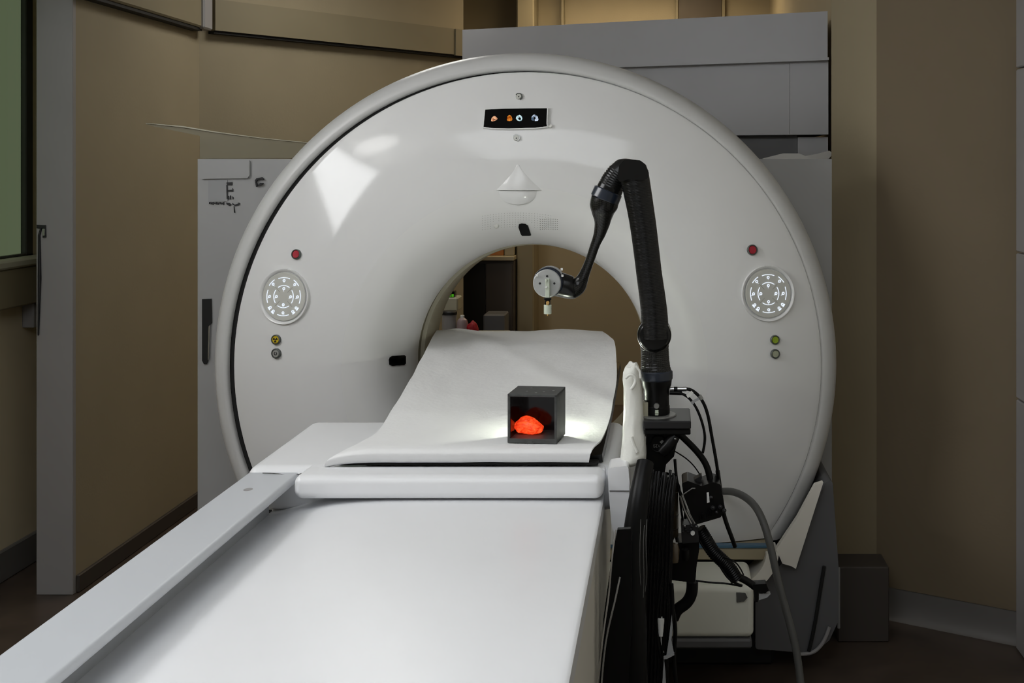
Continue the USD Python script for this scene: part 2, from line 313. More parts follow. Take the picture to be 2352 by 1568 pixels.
# grey pilaster at the left with hook and black edge seal
t2 = UsdGeom.Xform.Define(stage, '/World/trim_2').GetPrim(); t2.SetCustomDataByKey('kind', 'structure'); t2.SetCustomDataByKey('label', 'grey pilaster standing in front of the left wall')
obj('pilaster', box((-2.462, 4.775, 0), (-2.319, 4.80, CEIL), 0.002), 'column_grey', t2)
obj('edge_seal', sweep([P(88, 1000-230, 4.77), P(91, 640, 4.772), P(90, 540, 4.772), P(96, 518, 4.772)][::-1], [0.003, 0.005, 0.007, 0.003], 8), 'ink', t2)
obj('latch', cat_(slab([(84, 516), (104, 517), (105, 545), (98, 546), (97, 524), (84, 524)], 4.768, 0.02)), 'ink', t2)
obj('latch_face', slab([(97, 525), (102, 525), (102, 541), (98, 541)], 4.762, 0.01), 'steel', t2)
# sill box under the window
sb = thing('window_sill', 'tan box sill below the window at the left edge', 'sill', (XL, 4.9, 1.1))
obj('sill_board', box((XL, WY0, 1.265), (XL+0.085, 5.21, 1.30), 0.008), 'beige_plastic', sb)
obj('apron', box((XL, WY0, 1.105), (XL+0.07, 5.20, 1.265), 0.006), 'band_paint', sb)
obj('bracket', box((XL, 5.10, 1.0), (XL+0.05, 5.18, 1.105), 0.004), 'column_grey', sb)
# right edge: pale jointed casing
t3 = UsdGeom.Xform.Define(stage, '/World/trim_3').GetPrim(); t3.SetCustomDataByKey('kind', 'structure'); t3.SetCustomDataByKey('label', 'pale jointed casing at the right edge of the room')
zs = [0, EYE-(917-CY)*4.22/F, EYE-(580-CY)*4.22/F, EYE-(157-CY)*4.22/F, CEIL]
for a, b in zip(zs[:-1], zs[1:]):
    obj('casing', box((1.212, 4.05, a+0.003), (1.268, 4.24, b-0.003), 0.004), 'column_grey', t3)
# rear wall furniture of the shell: pillars, dark door
struct('trim_4', box((-1.02, 8.3, 0), (-0.90, 8.6, CEIL), 0.01), 'band_paint', label='tan pillar on the rear wall behind the scanner')
struct('trim_5', box((-0.735, 8.5, 2.2), (-0.715, 8.6, CEIL), 0.004), 'band_paint', label='thin upright strip high on the rear wall')
dd = UsdGeom.Xform.Define(stage, '/World/door_1').GetPrim(); dd.SetCustomDataByKey('kind', 'structure')
obj('door_leaf', box((0.083, 8.57, 0), (0.389, 8.605, 2.95), 0.004), 'door_dark', dd)
obj('door_frame', cat_(box((0.06, 8.56, 0), (0.083, 8.61, 2.97), 0.004), box((0.389, 8.56, 0), (0.412, 8.61, 2.97), 0.004)), 'band_paint', dd)

# ceiling lights
rl = thing('ceiling_lamp', 'round frosted ceiling lamp at the left, before the scanner', 'light', (-2.32, 2.42, CEIL))
obj('lamp_ring', lathe([(0.33, 0), (0.33, -0.05), (0.31, -0.055), (0.305, 0)], (-2.32, 2.42, CEIL), 'z', 48), 'paper', rl)
obj('lamp_glass', lathe([(0, -0.05), (0.2, -0.046), (0.306, -0.03)], (-2.32, 2.42, CEIL), 'z', 48), 'lamp_round', rl)
for (lab, x, y, w, l, e, c), mt in zip(LAMPS, ('lamp_fill', 'lamp_rear', 'lamp_far')):
    t = thing('ceiling_light', lab, 'light', (x, y, CEIL))
    obj('frame', cat_(*[box((x+a*w/2-(0.02 if a else w/2), y+b*l/2-(0.02 if b else l/2), CEIL-0.03), (x+a*w/2+(0.02 if a else w/2), y+b*l/2+(0.02 if b else l/2), CEIL), 0.003) for a, b in ((1, 0), (-1, 0), (0, 1), (0, -1))]), 'paper', t)
    obj('diffuser', box((x-w/2+0.02, y-l/2+0.02, CEIL-0.022), (x+w/2-0.02, y+l/2-0.02, CEIL-0.015), 0), mt, t)

# ------------------------------------------------------------------ scanner
GX, GZ, GY = -0.465, 1.005, 4.0
C = np.array([GX, 0, GZ]); R = 0.984; CUT = 0.43
def cutz(m, z): return trimesh.intersections.slice_mesh_plane(m, [0, 0, 1], [0, 0, z])
g = thing('scanner_gantry', 'white ring-shaped body scanner with a wide round bore', 'scanner', (GX, GY, 0))
DOME = 0.09
def face_y(r): return GY+DOME*np.clip((np.asarray(r, float)-0.60)/(R-0.60), 0, 1)**2
rs = np.linspace(0.60, R-0.004, 30)
q = np.linspace(0, np.pi/2, 22)
FN, FD = 2/2.3, 0.25
def flare_at(x): return 0.60-0.2*math.sin(x)**FN, GY+FD*(1-max(0.0, math.cos(x))**FN)
flare = [flare_at(x) for x in q]
prof = [(R-0.002, face_y(R)+0.03), (R, face_y(R)+0.006), (R-0.002, face_y(R)+0.001)]+[(r, float(face_y(r))) for r in rs[::-1]]
obj('front_cover', cutz(lathe(prof, C, seg=200), CUT), 'gantry_white', g, smooth=40)
obj('bore_flare', lathe(flare+[(0.40, GY+0.255)], C, seg=160), 'gantry_satin', g, smooth=60)
obj('bore_joint', lathe([(0.40, GY+0.25), (0.405, GY+0.256), (0.405, GY+0.322), (0.398, GY+0.33)], C, seg=128), 'tube_olive', g, smooth=40, label='dark olive band inside the bore')
obj('bore_liner', lathe([(0.405, GY+0.322), (0.392, GY+0.325), (0.39, GY+0.335), (0.39, GY+0.565), (0.393, GY+0.572), (0.42, GY+0.572)], C, seg=128), 'tube_cream', g, smooth=40)
# rim shroud, its ring a little off the cover's centre so that the gap opens to the upper left
rimC = C+np.array([-0.014, 0, -0.003])
rim = [(0.990, GY+0.19), (0.990, GY+0.105), (0.996, GY+0.095), (1.008, GY+0.093), (1.030, GY+0.103), (1.046, GY+0.125), (1.056, GY+0.155), (1.058, GY+0.20), (1.052, GY+0.32), (1.04, GY+0.40)]
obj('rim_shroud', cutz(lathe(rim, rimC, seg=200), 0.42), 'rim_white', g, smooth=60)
obj('rim_gap', cutz(lathe([(0.95, GY+0.112), (1.004, GY+0.112)], C, seg=160), CUT), 'gap_black', g, label='black joint between front cover and rim')
# rear housing with the bore hole
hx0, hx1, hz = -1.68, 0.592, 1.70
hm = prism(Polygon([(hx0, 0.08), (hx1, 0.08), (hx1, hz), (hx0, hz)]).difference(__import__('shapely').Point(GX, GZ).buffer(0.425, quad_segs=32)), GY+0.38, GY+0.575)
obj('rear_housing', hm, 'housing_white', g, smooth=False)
HY = GY+0.38
obj('access_panel', slab([(461, 371), (573, 368), (573, 402), (568, 409), (461, 411)], HY-0.010, 0.012, 0.004), 'housing_white', g)
obj('handle_recess', slab([(464, 687), (485, 686), (486, 742), (480, 748), (477, 830), (474, 836), (468, 836), (464, 828)], HY-0.006, 0.008), 'gap_black', g, label='black recessed grip on the left side')
obj('handle_edge', slab([(479, 750), (482, 746), (479, 826), (477, 826)], HY-0.010, 0.006), 'steel', g)
obj('rating_plate', slab([(478, 414), (522, 413), (523, 462), (478, 464)], HY-0.003, 0.004), 'label_grey', g)
ink = [slab([(520, 419), (533, 418), (533, 425), (521, 425)], HY-0.004, 0.003)]
ink += [slab(p, HY-0.004, 0.003) for p in ([(519.5, 425), (522, 425), (523, 457), (520.5, 457)], [(522, 436.5), (534, 435.5), (533, 432), (535.5, 434), (535, 440), (522, 439.5)], [(523, 450), (525.5, 450), (526, 458), (523.5, 458)], [(528, 449), (530, 449), (530, 458), (528, 458)], [(533, 451), (536, 453), (536, 457), (533.5, 457)])]
ink += [slab([(520+3*k/2, 0) for k in ()] or [(519, 465), (527, 466), (532, 470), (527, 472.5), (521, 470)], HY-0.004, 0.003), slab([(533, 466), (539, 470), (547, 467), (548, 465), (551, 467), (549, 471), (540, 473), (534, 470)], HY-0.004, 0.003), slab([(536.5, 473), (537.5, 473), (539, 484), (540, 487), (538.5, 489), (537, 487)], HY-0.004, 0.003)]
ink += [slab([(480+4*k, 464+k % 2), (482.3+4*k, 464+k % 2), (482.3+4*k, 468+k % 3), (480+4*k, 468+k % 3)], HY-0.004, 0.003) for k in range(9)]
obj('plate_marking', cat_(*ink), 'ink', g, smooth=False, label='black printed symbols on the rating plate')
obj('cable_clip', cat_(slab([(585, 414), (589, 409), (601, 407), (605, 411), (602, 414), (599, 411), (590, 413), (588, 418), (591, 427), (588, 429), (586, 420)], HY-0.012, 0.012), slab([(592, 426), (597, 420), (603, 420), (603, 423), (594, 427)], HY-0.012, 0.012)), 'ink', g, label='small black clip')
# cover buttons, control pads
def on_face(px, py):
    """world point on the front cover under this pixel"""
    Y = GY
    for _ in range(8):
        p = P(px, py, Y); Y = float(face_y(math.hypot(p[0]-GX, p[2]-GZ)))
    return P(px, py, Y)
def tilt(m, c):
    """turn a fitting built facing -y so that it sits square on the domed cover at c"""
    v = np.array([c[0]-GX, 0, c[2]-GZ]); r = np.linalg.norm(v); s_ = 2*DOME*max(0, r-0.60)/(R-0.60)**2
    n = v/r*s_+np.array([0, -1, 0]); n /= np.linalg.norm(n); ax = np.cross([0, -1, 0], n); k = np.linalg.norm(ax)
    if k < 1e-6: return m
    m = m.copy(); m.apply_transform(trimesh.transformations.rotation_matrix(math.asin(k), ax/k, c)); return m
def fobj(name, mesh, c, *a, **k): return obj(name, tilt(mesh, c), *a, **k)
def button(px, py, r, m, name, label, icon=None):
    c = on_face(px, py)
    b = fobj(name, lathe([(0, c[1]-0.008), (r*0.70, c[1]-0.008), (r*0.78, c[1]-0.006), (r*0.8, c[1]+0.02)], (c[0], 0, c[2]), seg=32), c, m, g, label=label)
    fobj('bezel', lathe([(r*0.78, c[1]+0.02), (r*0.78, c[1]-0.007), (r*0.86, c[1]-0.010), (r, c[1]-0.008), (r*1.04, c[1]+0.02)], (c[0], 0, c[2]), seg=32), c, 'button_ring', b)
    if icon: fobj('symbol', icon(c), c, 'ink', b, smooth=False)
def trefoil(c):
    k = 0.0022; ms = []
    for a in (150, 30, 270):
        g_ = np.radians(np.linspace(a-30, a+30, 6)); o = [(c[0]+0.0085*math.cos(x), c[2]+0.0085*math.sin(x)) for x in g_]; i = [(c[0]+0.003*math.cos(x), c[2]+0.003*math.sin(x)) for x in g_]
        ms.append(prism(o+i[::-1], c[1]-0.0092, c[1]-0.0075))
    ms.append(prism(__import__('shapely').Point(c[0], c[2]).buffer(0.0018), c[1]-0.0092, c[1]-0.0075)); return cat_(*ms)
def keyhole(c): return arcstrip((c[0], c[2]), 0.0045, 0.0018, math.radians(110), math.radians(430), c[1]-0.0092, c[1]-0.0075)
button(682, 584, 0.0165, 'red_button', 'stop_button', 'red button at the upper left')
button(1727, 574, 0.0175, 'red_button', 'stop_button', 'red button at the upper right')
button(635.5, 779.5, 0.0165, 'yellow_button', 'radiation_button', 'yellow button with a black trefoil', trefoil)
button(636, 811, 0.0165, 'grey_button', 'round_button', 'silver button at the left', keyhole)
button(1779, 780, 0.0155, 'green_button', 'round_button', 'green button at the right')
button(1779.5, 812, 0.0155, 'pale_button', 'round_button', 'pale button at the right')
S = GY/F                                                             # metres per photo pixel at the cover
def pad(px, py, mirror):
    c = on_face(px, py); cx, cz, cy = c[0], c[2], c[1]-0.004
    t = fobj('control_pad', lathe([(0, cy), (0.052*1.5, cy), (0.0795, cy+0.001), (0.0805, cy+0.004)], (cx, 0, cz), seg=64), c, 'pad_grey', g, label='round control pad with lit white arcs, '+('right' if mirror else 'left')+' side')
    fobj('pad_recess', lathe([(0.0805, cy+0.012), (0.082, cy+0.004), (0.086, cy-0.001), (0.091, cy-0.002), (0.093, cy+0.012)], (cx, 0, cz), seg=64), c, 'gantry_white', t, smooth=50)
    D = math.radians
    for rr, half, angs in ((0.0625, 20, (0, 90, 180, 270)), (0.0365, 35, (0, 90, 180, 270)), (0.0655, 12, (45, 135))):
        for a in angs: fobj('lit_arc', arcstrip((cx, cz), rr, 0.0022, D(a-half), D(a+half), cy-0.0012, cy+0.002), c, 'key_glow', t, smooth=False)
    for a in (225, 315):
        for o in (-8, 8): fobj('lit_arc', arcstrip((cx, cz), 0.0665, 0.0036, D(a+o-5), D(a+o+5), cy-0.0012, cy+0.002, 5), c, 'key_glow', t, smooth=False)
    def icon(r, a, tail):
        x, z = cx+r*math.cos(D(a)), cz+r*math.sin(D(a))
        ring = arcstrip((x, z), 0.0036, 0.0026, D(0), D(350), cy-0.0012, cy+0.002, 12)
        tl = prism([(x-0.003, z-0.002), (x-0.0005, z-0.0045), (x+tail[0], z+tail[1])], cy-0.0012, cy+0.002)
        fobj('lit_symbol', cat_(ring, tl), c, 'key_glow', t, smooth=False)
    for a in (0, 180): icon(0.0520, a, (-0.009, -0.007)); icon(0.0265, a, (-0.008, -0.006))
    icon(0.0265, 90, (0, -0.010)); icon(0.0265, 270, (0, -0.009)); icon(0.053, 90, (0.001, -0.008)); icon(0.053, 270, (0.006, -0.006))
    icon(0.057, 45, (-0.006, -0.005)); icon(0.057, 135, (0.008, -0.007))
    for a in (217, 233, 307, 323): icon(0.0600, a, (0.004, -0.004))
    for a in (45, 135, 225, 315):                                     # fine key joints
        x0, z0, x1, z1 = cx+0.02*math.cos(D(a)), cz+0.02*math.sin(D(a)), cx+0.045*math.cos(D(a)), cz+0.045*math.sin(D(a))
        fobj('key_joint', cyl((x0, cy, z0), (x1, cy, z1), 0.0006, sides=6), c, 'perforation', t)
pad(653, 681, 0); pad(1764, 674, 1)
# display with four scan pictures
c = on_face(1184, 274); yF = c[1]
scr = [(1113.5, 251.5), (1160, 249.5), (1256, 248.5), (1255.5, 285), (1257, 292), (1230, 295.5), (1170, 297), (1130, 296), (1111.5, 293)]
ds = fobj('display', slab(scr, yF-0.006, 0.02), c, 'glass_black', g, label='black display with four coloured scan pictures')
fr = Polygon(pixpoly(scr, yF-0.006))
fobj('display_frame', prism(fr.buffer(0.0035).difference(fr), yF-0.0068, yF+0.01), c, 'gantry_white', ds)
fobj('frame_clip', slab([(1257, 291), (1262, 290), (1266, 286), (1269, 292), (1264, 294.5)], yF-0.006, 0.012), c, 'paper', ds)
def blob(pts): return slab(pts, yF-0.0072, 0.002)
fobj('scan_picture', blob([(1128, 279), (1129, 272), (1134, 267), (1138, 268), (1142.5, 273), (1141.5, 276), (1136, 279), (1131, 280)]), c, 'scan_peach', ds, smooth=False, label='peach brain section')
fobj('scan_picture', blob([(1164, 276), (1165.5, 268), (1169.5, 264.5), (1174, 267), (1177, 274), (1176, 278), (1170, 279.5), (1165, 278.5)]), c, 'scan_orange', ds, smooth=False, label='orange brain section')
n_ = blob([(1184.5, 273), (1187, 267), (1193, 264.5), (1198, 267.5), (1200, 273), (1198, 278.5), (1193, 279.5), (1188, 277.5)])
s_ = fobj('scan_picture', n_, c, 'scan_cyan', ds, smooth=False, label='pale cyan brain section')
fobj('scan_picture', blob([(1220.5, 277), (1220.5, 270), (1224, 265), (1228, 263.5), (1234, 267.5), (1237, 275), (1236, 278.5), (1229.5, 279.5)]), c, 'scan_blue', ds, smooth=False, label='pale blue brain section')
dk = [slab(p, yF-0.0085, 0.002) for p in ([(1190, 274), (1192, 270.5), (1195, 271), (1197, 274.5), (1195, 277), (1192, 276.5)], [(1226, 268), (1229, 271), (1231, 273), (1228, 275), (1228.5, 279), (1226.5, 279), (1226, 273)], [(1131, 274.5), (1136, 275.5), (1141, 274), (1136, 277)])]
fobj('scan_detail', cat_(*dk), c, 'glass_black', ds, smooth=False)
# small sensors above and below the display
for px, py, m2, lab in ((1192, 222.5, 'button_ring', 'small round sensor above the display'), (1186.5, 317, 'grey_button', 'small round sensor below the display')):
    c = on_face(px, py); b = fobj('sensor', lathe([(0, c[1]-0.007), (0.008, c[1]-0.007), (0.0105, c[1]-0.003), (0.011, c[1]+0.01)], (c[0], 0, c[2]), seg=24), c, 'pad_grey', g, label=lab)
    fobj('sensor_ring', arcstrip((c[0], c[2]), 0.0105, 0.0035, -1.2, 2.6, c[1]-0.006, c[1]+0.002), c, m2, b)
    fobj('sensor_eye', lathe([(0, c[1]-0.0085), (0.002, c[1]-0.008), (0.0025, c[1])], (c[0], 0, c[2]-0.002), seg=10), c, 'ink', b)
# nose hood over the bore: rounded cone above, shallow dish below
ap, bs = on_face(1190, 378), on_face(1192, 437)
nv = []
for k, tt in enumerate(np.linspace(0, 1, 14)):
    w = 0.003+0.080*tt**1.1; dep = 0.001+0.019*tt**1.5; zc = ap[2]+(bs[2]-ap[2])*tt; yb = GY+0.003
    a = np.linspace(0, np.pi, 21); nv.append(np.stack([ap[0]+0.003*tt+w*np.cos(a)*(1-0.0*tt), yb-dep*np.sin(a)**2.2, np.full(21, zc)], 1))
nv.append(np.stack([np.full(21, ap[0]+0.003), np.full(21, GY+0.003), np.full(21, bs[2]-0.001)], 1))
obj('nose_hood', grid(np.array(nv)), 'gantry_white', g, smooth=50)
dv = []
for tt in np.linspace(0, 1, 12):
    w = 0.064*math.sqrt(max(0, 1-tt**2))+0.0005; dep = 0.014*(1-tt**2); zc = bs[2]-0.0015-0.046*tt; a = np.linspace(0, np.pi, 21)
    dv.append(np.stack([ap[0]-0.001+w*np.cos(a), GY+0.002-dep*np.sin(a)**1.6, np.full(21, zc)], 1))
obj('nose_dish', grid(np.array(dv)), 'gantry_white', g, smooth=50)
# on the flare: laser windows, microphone, perforations
def on_flare(px, py):
    best = None
    for x in np.linspace(0.02, np.pi/2-0.02, 500):
        r, Y = flare_at(x); p = P(px, py, Y); e = abs(math.hypot(p[0]-GX, p[2]-GZ)-r)
        if best is None or e < best[0]:
            ra = np.array([p[0]-GX, 0, p[2]-GZ]); ra /= np.linalg.norm(ra); fa_, fb_ = flare_at(x-0.005), flare_at(x+0.005); tn = ra*(fb_[0]-fa_[0])+np.array([0, 1, 0])*(fb_[1]-fa_[1])
            tn /= np.linalg.norm(tn); nn = np.cross(tn, np.cross(ra, [0, 1, 0])); nn /= np.linalg.norm(nn)
            if np.dot(nn, [0, -1, 0]) < 0 and np.dot(nn, -ra) < 0: nn = -nn
            best = (e, p, tn, nn)
    return best[1:]
def flare_patch(pix, lift, m, name, parent, label=None):
    top = np.array([(lambda h: h[0]+h[2]*lift)(on_flare(*p)) for p in pix]); low = np.array([(lambda h: h[0]-h[2]*0.01)(on_flare(*p)) for p in pix]); n = len(pix)
    V = np.vstack([top, low, top.mean(0)]); k = np.arange(n); k2 = (k+1) % n
    return obj(name, T(V, np.vstack([np.stack([k, k2, np.full(n, 2*n)], 1), np.stack([k, k+n, k2], 1), np.stack([k2, k+n, k2+n], 1)])), m, parent, label=label)
def densify(p, n=4):
    p = np.array(p, float); return [tuple(p[i]+(p[(i+1) % len(p)]-p[i])*t/n) for i in range(len(p)) for t in range(n)]
flare_patch(densify([(1191, 520), (1192, 515), (1198, 513), (1207, 514), (1213, 518), (1220, 538), (1216, 539), (1199, 539), (1196, 535)]), 0.0045, 'glass_black', 'laser_window', g, 'black laser window at the top of the bore')
flare_patch(densify([(893, 826), (895, 820), (901, 817), (927, 815), (930, 818), (930, 834), (926, 838), (899, 840), (894, 837)]), 0.0045, 'glass_black', 'laser_window', g, 'black laser window at the left of the bore')
h = on_flare(1140, 518.5); obj('microphone', ball(h[0], 0.009, (1, 0.5, 1), 2), 'pad_grey', g)
ms = []
for ix in range(26):
    for iy in range(7):
        px = 1108+6.3*ix; py = 493+5.2*iy+((px-1190)/90)**2*9-4
        if (px-1206)**2/400+(py-528)**2/500 < 1 or (px-1140)**2+(py-518)**2 < 120 or py > 538: continue
        h = on_flare(px, py); ms.append(ball(h[0], 0.0011, (1, 1, 1), 0))
for ix in range(9):
    for iy in range(6):
        px = 1241+4.9*ix; py = 503+4.6*iy+((px-1262)/30)**2*2
        h = on_flare(px, py); ms.append(ball(h[0]+h[2]*0.0004, 0.0016, (1, 1, 1), 0))
obj('speaker_perforation', cat_(*ms), 'perforation', g, kind='stuff')
# base: skirt, foot cover, side foot
obj('base_plinth', box((-1.25, GY+0.10, 0.0), (0.36, GY+0.42, 0.44), 0.01), 'gap_black', g)
obj('lower_trim', box((-1.2, GY-0.005, 0.385), (0.335, GY+0.1, CUT-0.004), 0.006), 'tan_strip', g)
obj('blue_strip', box((-0.6, GY-0.008, CUT-0.004), (0.335, GY+0.02, CUT+0.006), 0.002), 'blue_tape', g)
fc = obj('foot_cover', rbox((-0.62, 3.75, 0.225), (0.268, 4.0, 0.385), 0.02), 'foot_cover', g, smooth=50)
obj('cover_base', box((-0.6, 3.745, 0.195), (0.262, 4.0, 0.224), 0.006), 'base_dark', fc)
obj('tag', slab([(1691, 1361), (1712, 1362), (1717, 1372), (1709, 1381), (1692, 1383)], 3.745, 0.006), 'grey_rubber', fc)
obj('side_foot', slab([(1735, 1352), (1800, 1290), (1862, 1190), (1896, 1108), (1912, 1100), (1926, 1300), (1926, 1425), (1905, 1470), (1870, 1500), (1735, 1490)], 4.03, 0.34, 0.01), 'base_dark', g, label='dark grey side foot of the scanner')
obj('foot_edge', sweep(spline([P(*q_) for q_ in ((1893, 1300, 4.02), (1880, 1380, 4.02), (1868, 1450, 4.02), (1858, 1495, 4.02))], 16), 0.006, 8), 'gap_black', g)
obj('foot_trim', sweep(spline([P(*q_) for q_ in ((1905, 1440, 4.02), (1890, 1475, 4.02), (1868, 1497, 4.02), (1838, 1502, 4.02))], 16), 0.006, 8), 'column_grey', g)
obj('side_flap', slab([(1891, 1108), (1828, 1306), (1818, 1300), (1797, 1294), (1783, 1261), (1831, 1190), (1872, 1114)], 3.99, 0.03), 'couch_grey', g, label='pale grey flap under the rim')
gq = np.linspace(0.1, 1.75, 16); cc = P(1672, 1262, 3.97)
obj('skirt_curve', prism(Polygon([(cc[0]+0.125*math.cos(-x), cc[2]+0.115*math.sin(-x)) for x in gq]+[(cc[0]+0.165*math.cos(-x), cc[2]+0.150*math.sin(-x)) for x in gq[::-1]]), 3.96, 4.1), 'couch_grey', g)
obj('side_strap', slab([(1897, 1102), (1904, 1101), (1905, 1180), (1907, 1240), (1911, 1248), (1903, 1250), (1897, 1232), (1900, 1180)], HY-0.02, 0.03), 'ink', g)

# ------------------------------------------------------------------ grey cabinet and ledge behind the scanner
ca = thing('equipment_cabinet', 'tall grey metal cabinet behind the right side of the scanner', 'cabinet', (-0.1, 5.3, 0))
A, B = np.array([-0.969, 5.9]), np.array([0.693, 5.2]); dv_ = (B-A)/np.linalg.norm(B-A); nv_ = np.array([dv_[1], -dv_[0]])
def cabseg(name, off, s0, s1, z0, z1, m, dep=0.5, label=None):
    a, b = A+dv_*s0+nv_*off, A+dv_*s1+nv_*off; back = np.array([0, dep])
    return obj(name, prism(Polygon([a, b, b+back, a+back]), z0, z1, 'xy'), m, ca, smooth=False, label=label)
L = np.linalg.norm(B-A)
cabseg('top_fascia', 0.03, 0, L, 2.132, 2.33, 'grey_paint')
cabseg('fascia_lip', 0.045, 0, L+0.01, 2.122, 2.134, 'grey_paint', 0.1)
cabseg('upper_door', 0.0, 0.02, L-0.1765, 1.81, 2.122, 'grey_paint')
cabseg('upper_door', 0.0, L-0.175, L-0.005, 1.81, 2.122, 'grey_paint')
cabseg('niche', -0.06, 1.05, L-0.16, 1.69, 1.808, 'base_dark', label='recess between doors')
cabseg('niche', -0.05, L-0.155, L-0.02, 1.715, 1.80, 'grey_paint', label='shallow box in the recess')
cabseg('lower_body', 0.0, 1.05, L-0.005, 0.02, 1.69, 'grey_paint')
obj('folded_lip', slab([(1752, 364), (1800, 352), (1835, 352), (1850, 358), (1880, 353), (1905, 346), (1914, 352), (1904, 364), (1870, 370), (1760, 372)], 5.12, 0.05), 'gantry_satin', ca)
le = thing('wall_ledge', 'thin pale tapered ledge above the left housing of the scanner', 'ledge', tuple(P(500, 330, 4.7)))
obj('ledge_board', slab([(335, 282), (352, 283), (470, 300), (600, 318), (725, 330), (705, 363), (459, 364), (459, 312), (352, 290), (335, 285)], 4.42, 0.10), 'ledge_olive', le)
obj('ledge_edge', sweep([P(335, 283, 4.415), P(420, 291, 4.415), P(500, 304, 4.415), P(600, 317, 4.415), P(722, 329, 4.415)], [0.001, 0.003, 0.0025, 0.0015, 0.001], 8), 'tube_cream', le)

# ------------------------------------------------------------------ patient couch
co = thing('patient_couch', 'wide white padded patient couch running towards the scanner', 'couch', (-0.55, 2.0, 0))
xs = np.linspace(-0.960, -0.155, 46)
topz = 0.89-0.052*np.exp(-((xs+0.96)/0.13)**1.6)-0.003*((xs+0.5)/0.4)**2
poly = [(x, z) for x, z in zip(xs, topz)]+[(-0.149, 0.883), (-0.149, 0.845), (-0.960, 0.80)]
obj('top_plate', prism(poly, 0.95, 2.985), 'couch_white', co, smooth=40)
rail = Polygon([(-1.01, 0.80), (-0.958, 0.80), (-0.958, 0.913), (-0.884, 0.913), (-0.884, 0.935), (-1.01, 0.935)]).buffer(-0.009).buffer(0.009, quad_segs=5)
obj('left_rail', prism(rail, 0.95, 2.945), 'rail_grey', co, smooth=40)
dm = P(585, 1125, 2.82); obj('rail_dimple', ball((-0.955, 2.79, 0.934), 0.012, (1.2, 1.6, 0.12), 2), 'column_grey', co)
obj('side_panel', prism([(0.95, 0.845), (3.42, 0.845), (3.42, 0.72), (3.0, 0.40), (0.95, 0.40)], -0.30, -0.152, 'yz'), 'couch_grey', co, smooth=False)
obj('side_groove', prism([(0.95, 0.850), (2.95, 0.850), (2.95, 0.842), (0.95, 0.842)], -0.30, -0.1515, 'yz'), 'base_dark', co, smooth=False)
obj('underframe', box((-0.98, 0.98, 0.36), (-0.20, 3.40, 0.80), 0.01), 'couch_grey', co)
obj('pedestal', box((-0.85, 1.6, 0.0), (-0.30, 3.1, 0.36), 0.02), 'base_dark', co)
obj('end_bar', rbox((-0.872, 2.85, 0.894), (-0.147, 2.955, 0.950), 0.02), 'couch_white', co, smooth=50)
obj('carriage', rbox((-1.02, 2.957, 0.835), (-0.118, 3.50, 0.945), 0.03), 'couch_white', co, smooth=50)
obj('carriage_lid', rbox((-0.868, 2.945, 0.93), (-0.148, 3.06, 0.944), 0.006), 'couch_white', co, smooth=50)
obj('lid_joint', sweep(spline([P(603, 1086, 2.93), P(640, 1088, 2.93), P(676, 1091, 2.93), P(690, 1088, 2.94), P(706, 1081, 2.96)], 20), 0.0012, 6), 'grey_rubber', co)
bk = Polygon(pixpoly([(1397, 1068), (1444, 1062), (1447, 1100), (1446, 1135), (1437, 1190), (1432, 1215), (1411, 1216), (1406, 1200), (1399, 1120)], 2.9)).buffer(-0.008).buffer(0.008)
br = obj('side_bracket', prism(bk, 2.87, 2.96), 'couch_white', co, smooth=40)
obj('bracket_joint', sweep([P(1400, 1127, 2.868), P(1445, 1127, 2.868)], 0.0012, 6), 'grey_rubber', br)

# pallet and sheet
rows = np.array([  # Y, z, x left, x right
    (2.985, 0.958, -0.800, -0.190), (2.958, 0.957, -0.815, -0.188), (2.938, 0.966, -0.822, -0.186), (2.930, 0.984, -0.815, -0.182), (2.942, 0.994, -0.795, -0.178), (2.968, 0.9965, -0.775, -0.173), (3.03, 0.9945, -0.757, -0.163),
    (3.13, 0.9945, -0.742, -0.157), (3.35, 1.005, -0.752, -0.150), (3.62, 1.025, -0.768, -0.150), (4.0, 1.050, -0.800, -0.165), (4.3, 1.062, -0.828, -0.186), (4.5, 1.067, -0.846, -0.236)])
sd = np.r_[0, np.cumsum(np.linalg.norm(np.diff(rows[:, :2], axis=0), axis=1)**0.5)]
sq = np.interp(np.linspace(0, 1, 120), np.linspace(0, 1, len(sd)), sd); RW = PchipInterpolator(sd, rows)(sq)
U = np.linspace(0, 1, 70)
V = np.zeros((120, 70, 3))
for i, (Y_, z_, a_, b_) in enumerate(RW):
    V[i, :, 0] = a_+(b_-a_)*U; V[i, :, 1] = Y_; V[i, :, 2] = z_
vv = np.clip((V[..., 1]-3.02)/0.6, 0, 1); uu = U[None]*np.ones((120, 1))
V[..., 2] -= 0.022*vv*(1-(2*uu-1)**2)*np.clip((4.6-V[..., 1])/0.9, 0.15, 1)                 # hangs in the hollow of the pallet
V[..., 2] += 0.010*vv*np.exp(-((uu-0.75)/0.18)**2)*np.clip((V[..., 1]-3.9)/0.6, 0, 1)
nz = meshkit.fbm(np.stack([V[..., 0]*7, V[..., 1]*4.5, 0*uu], -1), 3, 3)-0.5
V[..., 2] += 0.016*nz*np.clip((V[..., 1]-2.93)/0.4, 0.15, 1)
cr = (V[..., 0]+0.70)-0.55*(4.4-V[..., 1]); V[..., 2] += 0.007*np.exp(-(cr/0.05)**2)*vv      # diagonal fold
tip = np.exp(-uu/0.07)*np.exp(-((np.arange(120)[:, None]-28)/26.0)**2); V[..., 2] -= 0.018*tip
solo('bed_sheet', shell(V, 0.004), 'sheet_white', 'white sheet spread over the pallet into the scanner bore', 'sheet', smooth=60)
pr_ = [(2.99, 0.958), (3.2, 0.955), (3.62, 0.965), (4.0, 0.985), (4.3, 1.005), (4.48, 1.01)]
